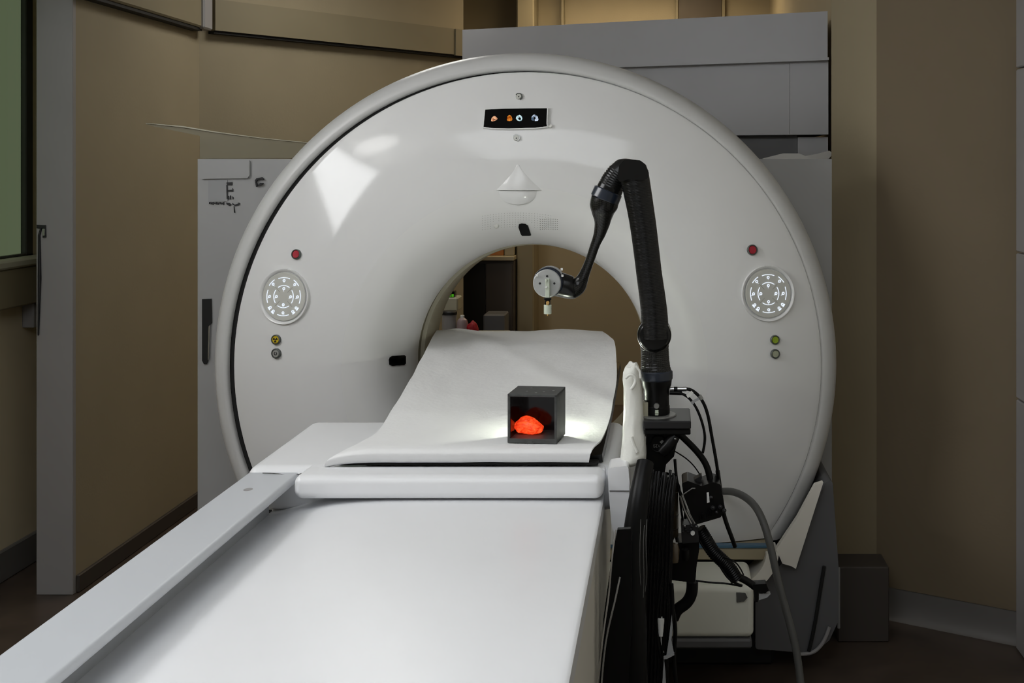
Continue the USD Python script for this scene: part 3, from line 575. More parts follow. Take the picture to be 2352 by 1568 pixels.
pal = thing('table_pallet', 'black carbon pallet under the white sheet', 'pallet', (-0.455, 3.7, 0.95))
PV = np.array([[(x, y, z-0.012+0.02*((x+0.455)/0.29)**2) for x in np.linspace(-0.735, -0.158-0.03*(y > 4.2), 24)] for y, z in zip(np.linspace(2.995, 4.47, 20), np.interp(np.linspace(2.995, 4.47, 20), *np.array(pr_).T))])
obj('pallet_board', shell(PV, 0.018), 'carbon', pal, smooth=50)
obj('front_lip', box((-0.795, 2.962, 0.948), (-0.166, 2.99, 0.957), 0.002), 'gap_black', pal)

# ------------------------------------------------------------------ phantom box on the sheet, with the orange lump
bx = thing('phantom_box', 'dark grey open-fronted cube box standing on the white sheet', 'box', (-0.333, 3.03, 1.0))
cxb, w, hgt, dep, y0, z0, wt = -0.3275, 0.122, 0.119, 0.112, 2.978, 0.9975, 0.006
ab = (cxb, y0, z0); rz = lambda m: rot_z(m, -6, ab)
x0, x1 = cxb-w/2, cxb+w/2
obj('side_wall', rz(box((x0, y0, z0), (x0+wt, y0+dep, z0+hgt), 0.001)), 'box_grey', bx)
obj('side_wall', rz(box((x1-wt, y0, z0), (x1, y0+dep, z0+hgt), 0.001)), 'box_grey', bx)
obj('top_wall', rz(box((x0, y0, z0+hgt-wt), (x1, y0+dep, z0+hgt+0.0005), 0.001)), 'box_grey', bx)
obj('bottom_wall', rz(box((x0, y0-0.001, z0), (x1, y0+dep, z0+0.011), 0.001)), 'box_grey', bx)
obj('back_wall', rz(box((x0+wt, y0+dep-0.006, z0+0.008), (x1-wt, y0+dep, z0+hgt-wt), 0)), 'box_grey', bx)
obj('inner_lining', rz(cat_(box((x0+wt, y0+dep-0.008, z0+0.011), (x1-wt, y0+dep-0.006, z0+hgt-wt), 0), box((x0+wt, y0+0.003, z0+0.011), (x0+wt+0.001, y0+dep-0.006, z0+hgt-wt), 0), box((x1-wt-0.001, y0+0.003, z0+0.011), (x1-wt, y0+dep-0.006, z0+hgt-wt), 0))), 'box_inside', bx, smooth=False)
for a, b in ((-0.022, 0.04), (0.005, 0.022), (0.022, 0.035), (0.042, 0.055), (-0.02, 0.085)):
    obj('top_hole', rz(cyl((cxb+a, y0+b, z0+hgt-0.002), (cxb+a, y0+b, z0+hgt+0.0008), 0.0030, sides=16)), 'steel', bx)
obj('front_tab', rz(cyl((cxb-0.004, y0-0.002, z0-0.0005), (cxb-0.004, y0+0.02, z0-0.0005), 0.008, sides=20)), 'box_grey', bx)
led = thing('led_lamp', 'small white LED lamp on the sheet behind the dark box', 'lamp', (cxb+0.012, y0+dep+0.045, z0))
obj('lamp_base', cyl((cxb+0.012, y0+dep+0.045, z0-0.003), (cxb+0.012, y0+dep+0.045, z0+0.022), 0.012, 0.010, 20), 'black_plastic', led)
obj('lamp_bulb', ball((cxb+0.012, y0+dep+0.045, z0+0.030), 0.009), 'led_glow', led)
lp = ball((0, 0, 0), 1, n=4); vtx = lp.vertices.copy()
rad = 1+0.30*(meshkit.fbm(vtx*1.6+3, 3, 5)-0.5)+0.12*(meshkit.fbm(vtx*5, 2, 8)-0.5)
vtx *= rad[:, None]; vtx *= np.array([0.035, 0.026, 0.0215]); vtx[:, 2] += 0.004*np.cos(vtx[:, 0]*55+0.6)-0.10*(vtx[:, 0])*np.clip(vtx[:, 2]/0.02, -1, 1)
vtx[:, 2] -= 0.009*np.exp(-((vtx[:, 0]+0.004)/0.009)**2-((vtx[:, 2]+0.008)/0.007)**2)*0; vtx[:, 1] += 0.012*np.exp(-((vtx[:, 0]+0.006)/0.009)**2-((vtx[:, 2]+0.009)/0.008)**2)*(vtx[:, 1] < 0)
vtx[:, 2] = np.maximum(vtx[:, 2], -0.0190)
lc = P(1213, 984, 3.025); lump = T(vtx+np.array([lc[0]+0.002, 3.03, z0+0.011+0.0190]), lp.faces)
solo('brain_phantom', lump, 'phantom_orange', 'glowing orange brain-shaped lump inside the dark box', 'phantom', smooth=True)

# ------------------------------------------------------------------ robot arm
YA = 3.0; px2m = YA/F
ro = thing('robot_arm', 'black jointed robot arm with navy rings reaching over the couch', 'robot', tuple(P(1508, 950, YA)))
def pp(px, py, dy=0.0): return P(px, py, YA+dy)
obj('base_column', lathe([(0.0, 0), (0.030, 0), (0.0325, 0.003), (0.0325, 0.020), (0.0310, 0.022), (0.0305, 0.045), (0.0315, 0.047), (0.0315, 0.060), (0.036, 0.070), (0.038, 0.085), (0, 0.085)], pp(1508, 950), 'z', 40), 'black_plastic', ro)
obj('joint_ring', lathe([(0.0, 0.0), (0.038, 0), (0.0405, 0.003), (0.0412, 0.012), (0.0405, 0.021), (0.038, 0.024), (0, 0.024)], pp(1507, 872), 'z', 40), 'navy', ro, label='navy ring above the base')
rr = 32
sh_ = pspline([(*pp(1506, 852), 0.0385), (*pp(1505, 832), 0.0355), (*pp(1504, 805), 0.0345), (*pp(1503, 785), 0.036), (*pp(1503, 765), 0.036)], 70)
ribs = 1-0.018*(np.sin(np.arange(70)*1.9) > 0.2)*(np.arange(70) < 42)*(np.arange(70) > 4)
obj('shoulder', sweep(sh_[:, :3], sh_[:, 3]*ribs, rr), 'weave', ro, smooth=50)
jc = pp(1503, 766, -0.012)
obj('shoulder_joint', lathe([(0, -0.034), (0.034, -0.034), (0.0385, -0.030), (0.0410, -0.022), (0.0413, 0.02), (0.039, 0.03), (0, 0.03)], jc, 'y', 48), 'carbon', ro, smooth=40)
obj('joint_line', lathe([(0.0405, -0.0275), (0.0418, -0.0255), (0.0405, -0.0235)], jc, 'y', 48), 'steel', ro)
ua = pspline([(*pp(1505, 776, -0.03), 0.0335), (*pp(1504, 740, -0.03), 0.0330), (*pp(1490, 620, -0.03), 0.0315), (*pp(1476, 510, -0.03), 0.0325), (*pp(1464, 440, -0.03), 0.0345), (*pp(1456, 396, -0.03), 0.0360)], 360)
rb = 1-0.020*(0.5+0.5*np.sin(np.arange(360)*2*np.pi/3.2*1.0))
obj('upper_arm', sweep(ua[:, :3], ua[:, 3]*rb, 40), 'carbon', ro, smooth=60)
ec = pp(1452, 396, -0.03)
obj('elbow_cap', cat_(slab([(1419, 402), (1422, 380), (1433, 368), (1446, 365.5), (1470, 368), (1483, 378), (1490, 397), (1488, 410), (1474, 414), (1440, 412), (1421, 420)], YA-0.068, 0.055, 0.006)), 'carbon', ro, smooth=50)
fo = pspline([(*pp(1450, 384, 0.02), 0.020), (*pp(1432, 389, 0.02), 0.0275), (*pp(1415, 408, 0.02), 0.0315), (*pp(1404, 428, 0.02), 0.0325), (*pp(1398, 440, 0.02), 0.0325)], 60)
rb = 1-0.025*(np.arange(60) > 24)*(np.arange(60) < 52)*(np.sin(np.arange(60)*1.6) > 0)
obj('elbow', sweep(fo[:, :3], fo[:, 3]*rb, 36), 'carbon', ro, smooth=50)
d1 = pp(1388, 460, 0.02)-pp(1398, 436, 0.02); d1 /= np.linalg.norm(d1); e0 = pp(1398, 436, 0.02)
obj('joint_ring', sweep([e0, e0+d1*0.001, e0+d1*0.003, e0+d1*0.025, e0+d1*0.0275, e0+d1*0.0285], [0.030, 0.0345, 0.0362, 0.0366, 0.0345, 0.030], 40), 'navy', ro, label='navy ring below the elbow')
fa = pspline([(*pp(1390, 457, 0.02), 0.0350), (*pp(1387, 470, 0.022), 0.0352), (*pp(1385, 486, 0.028), 0.0290), (*pp(1384, 506, 0.036), 0.0210), (*pp(1378, 534, 0.05), 0.0155), (*pp(1367, 562, 0.065), 0.0120), (*pp(1355, 597, 0.085), 0.0115), (*pp(1344, 625, 0.10), 0.0130), (*pp(1336, 643, 0.108), 0.0165), (*pp(1327, 656, 0.11), 0.0225), (*pp(1316, 661, 0.11), 0.0265)], 90)
obj('forearm', sweep(fa[:, :3], fa[:, 3], 36), 'weave', ro, smooth=70)
WD = 0.11
wr = pspline([(*pp(1325, 660, 0.11), 0.020), (*pp(1318, 661, 0.11), 0.0275), (*pp(1303, 658, 0.11), 0.0300), (*pp(1285, 653, 0.11), 0.0310), (*pp(1270, 650, 0.11), 0.0320), (*pp(1258, 648, 0.11), 0.028)], 30)
obj('wrist', sweep(wr[:, :3], wr[:, 3], 36), 'carbon', ro, smooth=70)
fc_ = pp(1259, 648, 0.09)
obj('wrist_housing', lathe([(0, -0.014), (0.0365, -0.014), (0.0385, -0.010), (0.0385, 0.030), (0.034, 0.045), (0, 0.05)], pp(1260, 647, 0.09), 'y', 48), 'navy', ro)
fl = obj('tool_flange', lathe([(0, -0.021), (0.033, -0.021), (0.0352, -0.019), (0.0352, -0.010), (0, -0.010)], pp(1258, 649, 0.09), 'y', 48), 'flange_grey', ro, label='pale grey round flange')
for a, b in ((1258.5, 632.5), (1242, 649), (1275, 649)):
    q_ = pp(a, b, 0.09); obj('bolt_hole', lathe([(0, -0.0215), (0.0028, -0.0215), (0.0032, -0.019)], q_, 'y', 14), 'ink', fl)
for a, b in ((1233, 632), (1292, 633), (1290.5, 618)):
    q_ = pp(a, b, 0.065); obj('marker', box(q_-[0.0028, 0.002, 0.003], q_+[0.0028, 0.002, 0.003], 0.0004), 'paper', ro, label='tiny white square marker')
tb = obj('tool_bar', cat_(box(pp(1252.5, 683.5, 0.05), pp(1263.5, 639, 0.067), 0.001), box(pp(1252.5, 648, 0.035), pp(1258, 640, 0.055), 0.001)), 'tool_white', ro, label='pale tool bar hanging from the flange')
obj('bar_tip', box(pp(1251.5, 661.5, 0.044), pp(1258, 657, 0.052), 0.0006), 'paper', tb)
tc = pp(1258, 690, 0.06)
obj('connector', cat_(cyl(pp(1258, 688, 0.06), pp(1258, 684, 0.06), 0.0095, sides=24), cyl(pp(1258, 699, 0.06), pp(1258, 688, 0.06), 0.0068, sides=24)), 'black_plastic', tb)
obj('brass_ferrule', cyl(pp(1258, 701, 0.06), pp(1258, 694.5, 0.06), 0.0040, sides=20).union(cyl(pp(1258, 701, 0.06), pp(1258, 696, 0.06), 0.004)) if False else cyl(pp(1258, 701, 0.06), pp(1258, 694.5, 0.048), 0.0042, sides=20), 'gold', tb)
obj('probe_body', cyl(pp(1258, 720.5, 0.06), pp(1258, 699.5, 0.06), 0.0096, sides=32, bev=0.0008), 'tool_white', tb)
obj('probe_tip', cyl(pp(1258, 725, 0.06), pp(1258, 720, 0.06), 0.0018, 0.0030, 14), 'gold', tb)

# ------------------------------------------------------------------ mount of the arm
mo = thing('arm_mount', 'black clamp mount carrying the robot arm beside the couch', 'mount', tuple(pp(1520, 985)))
obj('base_plate', box((pp(1480, 960)[0], 2.93, pp(0, 972)[2]), (pp(1586, 960)[0], 3.09, pp(0, 953)[2]), 0.003), 'plate_dark', mo)
obj('lower_plate', box((pp(1482, 960)[0], 2.935, pp(0, 985)[2]), (pp(1585, 960)[0], 3.085, pp(0, 973)[2]), 0.002), 'black_plastic', mo)
obj('curved_flange', lathe([(0.0, 0), (0.048, 0), (0.050, 0.001), (0.050, 0.006), (0.048, 0.0075), (0, 0.0075)], pp(1507, 957), 'z', 40), 'plate_grey', mo)
obj('angle_bracket', box((pp(1472, 0)[0], 2.97, pp(0, 958)[2]), (pp(1489, 0)[0], 3.0, pp(0, 919)[2]), 0.001), 'beige_plastic', mo)
kn = obj('clamp_knob', lathe([(0, -0.010), (0.0058, -0.010), (0.0068, -0.008), (0.0068, 0.004)], pp(1508, 931, -0.028), 'y', 24), 'plate_grey', mo)
obj('clamp_screw', cat_(box(pp(1504.5, 954, -0.038), pp(1512.5, 940, -0.03), 0.0008), box(pp(1504, 949, -0.041), pp(1513, 947, -0.036), 0.0003)), 'tool_white', kn)
obj('red_knob', ball(pp(1573, 982, -0.02), 0.0075, (1.2, 1, 0.7), 2), 'red_button', mo)
obj('bracket_plate', slab([(1484, 985), (1562, 985), (1561, 998), (1552, 1030), (1548, 1048), (1530, 1066), (1524, 1100), (1495, 1100), (1484, 1060)], YA-0.03, 0.07, 0.002), 'black_plastic', mo)
obj('bracket_ring', lathe([(0.018, -0.004), (0.0195, -0.005), (0.021, -0.004), (0.021, 0.004), (0.018, 0.004)], pp(1512, 1018, -0.032), 'y', 40), 'black_rubber', mo)
dmn = pp(1521, 1015, -0.035); obj('diamond_mark', prism([(dmn[0]-0.006, dmn[2]), (dmn[0], dmn[2]-0.006), (dmn[0]+0.006, dmn[2]), (dmn[0], dmn[2]+0.006)], YA-0.036, YA-0.028), 'plate_grey', mo)
tx = meshkit.text_mesh('SIV', 0.0075, 0.001); tx.apply_transform(trimesh.transformations.rotation_matrix(np.pi/2, [1, 0, 0])); tx.apply_translation(pp(1500, 1027, -0.031))
obj('lettering', tx, 'plate_grey', mo, smooth=False)
obj('clamp_arm', cat_(sweep([pp(1550, 1000, -0.045), pp(1537, 1022, -0.05), pp(1519, 1040, -0.05)], [0.014, 0.016, 0.013], 12)), 'black_plastic', mo)
obj('clamp_bolt', ball(pp(1551, 1007.5, -0.062), 0.0028, n=1), 'steel', mo)
obj('lock_lever', sweep(spline([pp(1483, 1000, -0.03), pp(1486, 990, -0.035), pp(1488, 983, -0.035)], 10), 0.003, 10), 'steel', mo)
# post of the mount down to the floor
ps = thing('mount_post', 'black upright post under the robot arm mount', 'post', tuple(pp(1502, 1100)[:2])+(0,))
obj('post_tube', box((-0.058, 3.06, 0.03), (-0.020, 3.10, pp(0, 1095)[2]), 0.004), 'black_plastic', ps)
obj('post_foot', box((-0.13, 2.86, 0.0), (0.14, 3.14, 0.03), 0.006), 'base_dark', ps)

# ------------------------------------------------------------------ wrapped grip post beside the mount
wp = thing('wrapped_post', 'white plastic-wrapped upright grip between sheet and robot base', 'grip', tuple(P(1458, 1085, 2.96)))
def ring_post(pix, Yc):
    V_ = []
    for i_, (y_, xl_, xr_) in enumerate(pix):
        c_ = P((xl_+xr_)/2, y_, Yc); hw = (xr_-xl_)/2*Yc/F; a = np.linspace(0, 2*np.pi, 41)
        wob = 1+0.10*(meshkit.fbm(np.stack([np.cos(a)*2.2, np.sin(a)*2.2, np.full(41, y_/28.0)], 1), 3, 2)-0.5)*1.6; wob[-1] = wob[0]
        V_.append(np.stack([c_[0]+hw*np.cos(a), c_[1]-0.03*np.sin(a)*wob*(hw/0.025), np.full(41, c_[2])+0.004*np.sin(2*a)*(i_ % 3 == 1)], 1))
    return grid(np.array(V_))
tabl = [(832, 1452, 1458), (834, 1444, 1464), (842, 1436, 1468), (855, 1431, 1470), (872, 1430, 1471), (890, 1432, 1474), (915, 1432, 1476), (940, 1432, 1477), (965, 1431, 1479), (985, 1430, 1480), (1000, 1430, 1482), (1020, 1428, 1484), (1040, 1426, 1485), (1055, 1424, 1484), (1064, 1426, 1470), (1070, 1430, 1452)]
obj('plastic_wrap', ring_post(tabl, 2.955), 'wrap_white', wp, smooth=28)
obj('wrap_fold', cat_(sweep(spline([P(1437, 868, 2.915), P(1450, 860, 2.91), P(1458, 866, 2.912), P(1456, 885, 2.914), P(1450, 893, 2.916)], 24), 0.004, 8), sweep(spline([P(1450, 1003, 2.92), P(1456, 1022, 2.918), P(1464, 1038, 2.918)], 14), 0.0045, 8), sweep(spline([P(1460, 840, 2.92), P(1468, 850, 2.92), P(1471, 868, 2.92)], 12), 0.003, 8)), 'wrap_white', wp, smooth=60)

# ------------------------------------------------------------------ cables, hoses, motor, tank beside the couch
def cab(pix, r, label, m='black_rubber', group=None, name='cable', n=36): return solo(name, cable(pix, r, n), m, label, 'cable', group, smooth=60)
c1 = thing('signal_cable', 'outer of two thin black cables arcing right from the robot base', 'cable', tuple(pp(1545, 893)))
obj('cord', cable([(1560, 894, 3.0), (1580, 893, 3.0), (1604, 908, 3.0), (1622, 940, 3.0), (1632, 985, 3.0), (1640, 1030, 3.0), (1648, 1080, 3.0), (1650, 1110, 3.02)], 0.0042), 'black_rubber', c1, smooth=60)
obj('plug', cyl(pp(1538, 894), pp(1577, 893), 0.0055, sides=16), 'steel', c1); obj('plug_grip', cyl(pp(1548, 894), pp(1556, 894), 0.0066, sides=16), 'black_plastic', c1)
obj('cable_tie', cyl(pp(1606, 908), pp(1612, 917), 0.0052, sides=14), 'plate_grey', c1)
c2 = thing('signal_cable', 'inner of two thin black cables arcing right from the robot base', 'cable', tuple(pp(1545, 903)))
obj('cord', cable([(1540, 902, 2.99), (1560, 902, 2.99), (1580, 912, 2.99), (1600, 938, 2.99), (1614, 975, 2.99), (1619, 1005, 2.99), (1614, 1040, 2.99)], 0.0034), 'black_rubber', c2, smooth=60)
obj('plug', cyl(pp(1538, 902), pp(1566, 903), 0.0045, sides=16), 'black_plastic', c2)
obj('paper_tag', slab([(1576, 907), (1588, 897), (1593, 902), (1586, 910), (1580, 914)], 2.985, 0.002), 'paper', c2)
obj('grey_tag', slab([(1588, 921), (1604, 913), (1606, 918), (1592, 926)], 2.985, 0.002), 'label_grey', c2); obj('grey_tag', slab([(1586, 924), (1590, 921), (1594, 927), (1590, 929)], 2.984, 0.002), 'label_grey', c2)
cab([(1556, 992, 3.0), (1575, 1010, 3.0), (1602, 1038, 3.0), (1622, 1068, 3.0), (1632, 1105, 3.0)], 0.0085, 'thick black sleeved cable curving from mount to motor box', name='sleeved_cable')
cab([(1550, 1036, 3.02), (1575, 1052, 3.02), (1600, 1078, 3.02), (1612, 1098, 3.02)], 0.0016, 'hair-thin black wire under the thick sleeved cable')
cab([(1648, 1080, 3.04), (1656, 1140, 3.04), (1665, 1190, 3.04), (1680, 1232, 3.04), (1688, 1255, 3.05)], 0.0055, 'black strap cable along the right of the motor box')
mb = thing('motor_box', 'tilted black motor unit with connectors hanging right of the cables', 'motor', tuple(pp(1620, 1150)))
obj('motor_body', slab([(1566, 1110), (1580, 1104), (1612, 1116), (1638, 1107), (1655, 1112), (1662, 1150), (1666, 1172), (1655, 1188), (1600, 1204), (1596, 1200), (1586, 1180), (1570, 1138)], YA-0.04, 0.09, 0.006), 'black_plastic', mb)
obj('white_label', slab([(1623, 1132), (1628, 1131), (1630, 1153), (1624, 1155)], YA-0.044, 0.006), 'paper', mb)
for i_, (a, b) in enumerate(((1638, 1166), (1655, 1164), (1664, 1172), (1646, 1176), (1634, 1142))):
    obj('connector', cat_(cyl(pp(a, b, -0.06), pp(a-2, b-1, -0.035), 0.0050 if i_ < 3 else 0.0036, sides=12), ball(pp(a, b, -0.061), 0.004, n=1)), 'plate_dark', mb)
for k in range(9):
    a = rng.uniform(1602, 1660); b = 1196-(a-1600)*0.38; obj('terminal', cyl(pp(a, b, -0.05), pp(a+rng.uniform(-4, 4), b-rng.uniform(6, 14), -0.052), 0.0022, sides=8), 'black_rubber', mb)
obj('top_bracket', slab([(1590, 1104), (1612, 1092), (1611, 1120), (1592, 1116)], YA-0.01, 0.03), 'plate_dark', mb)
obj('metal_stay', cat_(sweep([pp(1568, 1136, -0.05), pp(1590, 1121, -0.05), pp(1597, 1121, -0.05)], 0.0016, 8), sweep([pp(1566, 1136, -0.05), pp(1580, 1172, -0.05), pp(1596, 1202, -0.05)], 0.0018, 8), sweep([pp(1563, 1138, -0.03), pp(1572, 1170, -0.03), pp(1590, 1206, -0.03)], 0.004, 8)), 'steel', mb)
tk = thing('amber_canister', 'dark amber plastic canister with a ribbed side beneath the mount', 'canister', tuple(pp(1541, 1230)))
obj('canister_body', lathe([(0, 0), (0.0170, 0.0), (0.0185, 0.003), (0.0185, 0.118), (0.0172, 0.128), (0.012, 0.140), (0, 0.144)], pp(1541, 1232, 0.03), 'z', 36), 'amber_tank', tk)
for b in (1128, 1182, 1212): obj('canister_band', lathe([(0.0184, -0.001), (0.0192, -0.0007), (0.0192, 0.0007), (0.0184, 0.001)], pp(1541, b, 0.03), 'z', 36), 'tan_strip' if b == 1128 else 'brown_dark', tk)
cab([(1522, 1092, 3.02), (1530, 1086, 3.01), (1545, 1096, 3.0), (1558, 1112, 3.0), (1562, 1140, 3.0), (1566, 1180, 3.0), (1572, 1215, 3.0)], 0.0028, 'black cable looping over the amber canister')
cab([(1528, 1088, 3.0), (1524, 1120, 2.99), (1520, 1170, 2.99), (1522, 1230, 2.99), (1524, 1250, 2.98)], 0.0028, 'black cable down the left of the amber canister')
cab([(1550, 1054, 2.97), (1553, 1090, 2.97), (1560, 1125, 2.97), (1570, 1150, 2.97), (1574, 1190, 2.98)], 0.0036, 'black cable from bracket past the motor box')
pb = thing('pump_unit', 'black pump unit with clear cups below the amber canister', 'pump', tuple(pp(1560, 1290)))
obj('pump_body', slab([(1522, 1252), (1606, 1240), (1606, 1262), (1600, 1300), (1597, 1338), (1560, 1334), (1530, 1330), (1520, 1300)], YA-0.02, 0.08, 0.006), 'black_plastic', pb)
obj('pump_cup', lathe([(0, 0), (0.011, 0), (0.013, 0.01), (0.014, 0.03), (0.010, 0.045), (0, 0.047)], pp(1548, 1290, -0.045), 'z', 24), 'amber_tank', pb)
obj('pump_cup', lathe([(0, 0), (0.008, 0), (0.010, 0.01), (0.010, 0.025), (0, 0.03)], pp(1575, 1285, -0.045), 'z', 24), 'black_plastic', pb)
obj('white_dial', lathe([(0, -0.003), (0.005, -0.003), (0.0056, 0.002)], pp(1591, 1224, -0.05), 'y', 20), 'paper', pb)
obj('valve_block', slab([(1564, 1205), (1602, 1204), (1606, 1245), (1566, 1248)], YA-0.04, 0.06, 0.004), 'plate_dark', pb)
obj('warning_tag', prism(pixpoly([(1544, 1237), (1550, 1226), (1552, 1237)], YA-0.02), YA-0.05, YA-0.045), 'paper', pb)
for k in range(12):
    a, b = rng.uniform(1566, 1606), rng.uniform(1203, 1222); obj('fitting', ball(pp(a, b, -0.045), rng.uniform(0.0015, 0.0032), n=1), 'steel' if k % 3 == 0 else 'plate_dark', pb)
obj('steel_plate', slab([(1494, 1307), (1514, 1304), (1526, 1303), (1532, 1316), (1518, 1317), (1512, 1309), (1494, 1311)], YA-0.045, 0.004), 'steel', pb)
# corrugated hose to the lower right
hz_ = spline([pp(1606, 1214), pp(1622, 1240), pp(1640, 1268), pp(1672, 1300), pp(1692, 1330)], 120)
solo('corrugated_hose', sweep(hz_, 0.0165*(1+0.05*np.sin(np.arange(120)*1.6)), 16), 'black_rubber', 'thick black corrugated hose sloping down right of the pump', 'hose', smooth=50)
h2 = thing('suction_hose', 'thin black hose ending in a black nozzle above the foot cover', 'hose', tuple(pp(1740, 1360)))
obj('hose_line', sweep(spline([pp(1690, 1322), pp(1712, 1332), pp(1735, 1348)], 20), 0.009, 12), 'black_rubber', h2)
obj('nozzle', slab([(1730, 1342), (1760, 1340), (1766, 1355), (1758, 1362), (1742, 1360), (1741, 1382), (1733, 1382)], YA-0.01, 0.03, 0.002), 'black_plastic', h2)
obj('nozzle_tip', slab([(1743, 1363), (1770, 1364), (1762, 1372), (1743, 1378)], YA-0.005, 0.02), 'label_grey', h2)
cab([(1598, 1333, 3.0), (1630, 1337, 3.0), (1670, 1340, 3.0), (1702, 1346, 3.0)], 0.0022, 'thin black wire stretched level over the foot cover')
cab([(1606, 1240, 2.99), (1625, 1268, 2.99), (1648, 1292, 2.99), (1676, 1330, 2.99), (1705, 1345, 2.99)], 0.0030, 'black cable along the lower edge of the corrugated hose')
cab([(1660, 1278, 2.985), (1690, 1292, 2.985), (1708, 1320, 2.985)], 0.0018, 'thin black wire on the upper edge of the corrugated hose')
solo('return_hose', sweep(spline([pp(1590, 1336), pp(1588, 1362), pp(1574, 1386), pp(1556, 1400), pp(1546, 1420)], 40), 0.0145, 16), 'black_rubber', 'thick black hose bent under the pump unit', 'hose', smooth=60)
hs = spline([P(1660, 1128, 3.98), P(1682, 1129, 3.9), P(1718, 1146, 3.8), P(1746, 1182, 3.72), P(1766, 1240, 3.68), P(1782, 1310, 3.66), P(1808, 1410, 3.64), P(1830, 1500, 3.62), P(1840, 1580, 3.6)], 60)
solo('drain_hose', sweep(hs, 0.0115, 16), 'grey_rubber', 'long grey hose arcing from scanner cover down to the floor', 'hose', smooth=60)
# hanging bundle
lab = 'black cable hanging in the dense bundle beside the couch'; gp = 'cables hanging in the bundle beside the couch'
k0 = 0
for k in range(36):
    row, col = divmod(k, 12); x = 1452+col*8.2+row*2.6; j = rng.uniform(-0.5, 0.5, 6); xt = 1462+(x-1452)*0.86; Yk = 2.840+0.045*row
    cab([(xt+10, 1086+rng.uniform(-12, 18), Yk+0.03), (xt+3, 1150, Yk), (x-4+j[1], 1260, Yk), (x-9+j[2], 1390, Yk), (x-13+j[3], 1500, Yk), (x-17+j[4], 1640, Yk)], rng.uniform(0.0028, 0.0034), lab, 'black_rubber' if k % 4 else 'black_plastic', gp, 'bundle_cable', 24)
solo('cable_sleeve', sweep(spline([P(1482, 1062, 2.84), P(1470, 1130, 2.80), P(1458, 1230, 2.78), P(1452, 1340, 2.77), P(1446, 1600, 2.77)], 30), np.linspace(0.020, 0.043, 30), 20), 'black_rubber', 'wide black cable sleeve hanging behind the white side bracket', 'sleeve', smooth=60)
solo('drape_cover', slab([(1418, 1216), (1450, 1214), (1452, 1400), (1440, 1640), (1372, 1640), (1386, 1420), (1402, 1300)], 2.62, 0.016, 0.002), 'black_rubber', 'flat black cover hanging along the right side of the couch', 'cover', smooth=40)
cab([(1414, 1216, 2.6), (1404, 1300, 2.59), (1400, 1350, 2.59), (1388, 1440, 2.58), (1372, 1600, 2.58)], 0.0020, 'grey wire along the left edge of the black cover', 'steel')
cab([(1424, 1325, 2.59), (1410, 1390, 2.58), (1396, 1450, 2.58), (1386, 1520, 2.58), (1380, 1600, 2.58)], 0.0020, 'grey wire slanting across the black cover', 'plate_grey')
wl_, wg_ = 'pale grey wire shining among the black hanging cables', 'pale wires among the hanging cables'
for x in (1474, 1482, 1488): cab([(x-2, 1140+(x % 7)*13, 2.72), (x-4, 1250, 2.71), (x-3, 1330, 2.71), (x-2-(x-1474)*0.3, 1400-(x % 5)*14, 2.71)], 0.0008, wl_, 'grey_rubber', wg_)
for a, b in ((1510, 1290), (1545, 1310)): pass
tb2 = thing('lamp_tube', 'small white tube held between two black cables low in the bundle', 'tube', tuple(P(1518, 1440, 2.85)))
obj('tube_body', lathe([(0, 0), (0.0055, 0), (0.0085, 0.036), (0.0085, 0.042), (0, 0.042)], P(1518, 1460, 2.84), 'z', 24), 'paper', tb2)
obj('tube_lead', cable([(1518, 1460, 2.84), (1520, 1480, 2.84), (1524, 1498, 2.84)], 0.0016, 10), 'paper', tb2)
cab([(1522, 1310, 2.84), (1512, 1380, 2.84), (1509, 1430, 2.84), (1512, 1480, 2.84), (1518, 1510, 2.84)], 0.0042, 'black cable down the left of the small white tube')
cab([(1542, 1340, 2.84), (1544, 1410, 2.84), (1538, 1460, 2.84), (1530, 1510, 2.84), (1526, 1640, 2.84)], 0.0050, 'black cable down the right of the small white tube')
cab([(1546, 1400, 2.86), (1551, 1450, 2.86), (1548, 1505, 2.86), (1552, 1560, 2.86), (1556, 1640, 2.86)], 0.0050, 'outermost black cable right of the small white tube')
wq = thing('twisted_wrap', 'pale plastic strip twisted round the cables below the white tube', 'wrap', tuple(P(1530, 1500, 2.83)))
obj('wrap_strip', cat_(slab([(1543, 1412), (1545, 1440), (1542, 1470), (1548, 1500), (1530, 1510), (1536, 1470)], 2.83, 0.004), slab([(1524, 1508), (1549, 1499), (1549, 1504), (1532, 1513), (1524, 1514)], 2.825, 0.005), slab([(1525, 1512), (1528, 1540), (1530, 1575), (1521, 1575), (1523, 1540)], 2.825, 0.004)), 'label_grey', wq)
tagp = thing('cable_tag', 'tiny pale tag low on the black bundle', 'tag', tuple(P(1457, 1400, 2.78)))
obj('tag_plate', cat_(slab([(1456, 1384), (1459, 1384), (1459, 1390), (1455, 1391)], 2.77, 0.003), slab([(1452, 1398), (1461, 1394), (1461, 1403), (1452, 1404)], 2.77, 0.003)), 'plate_grey', tagp)

# ------------------------------------------------------------------ low cabinet at the right
lc_ = thing('low_cabinet', 'low dark brown cabinet against the right wall beside the scanner', 'cabinet', (0.66, 4.4, 0))
ztop = EYE-(1302-CY)*4.3/F
obj('cabinet_body', box((0.602, 4.30, 0.0), (0.783, 4.45, ztop), 0.004), 'brown_dark', lc_)
obj('edge_strip', box((0.600, 4.293, EYE-(1442-CY)*4.3/F), (0.610, 4.302, ztop), 0.002), 'label_grey', lc_)

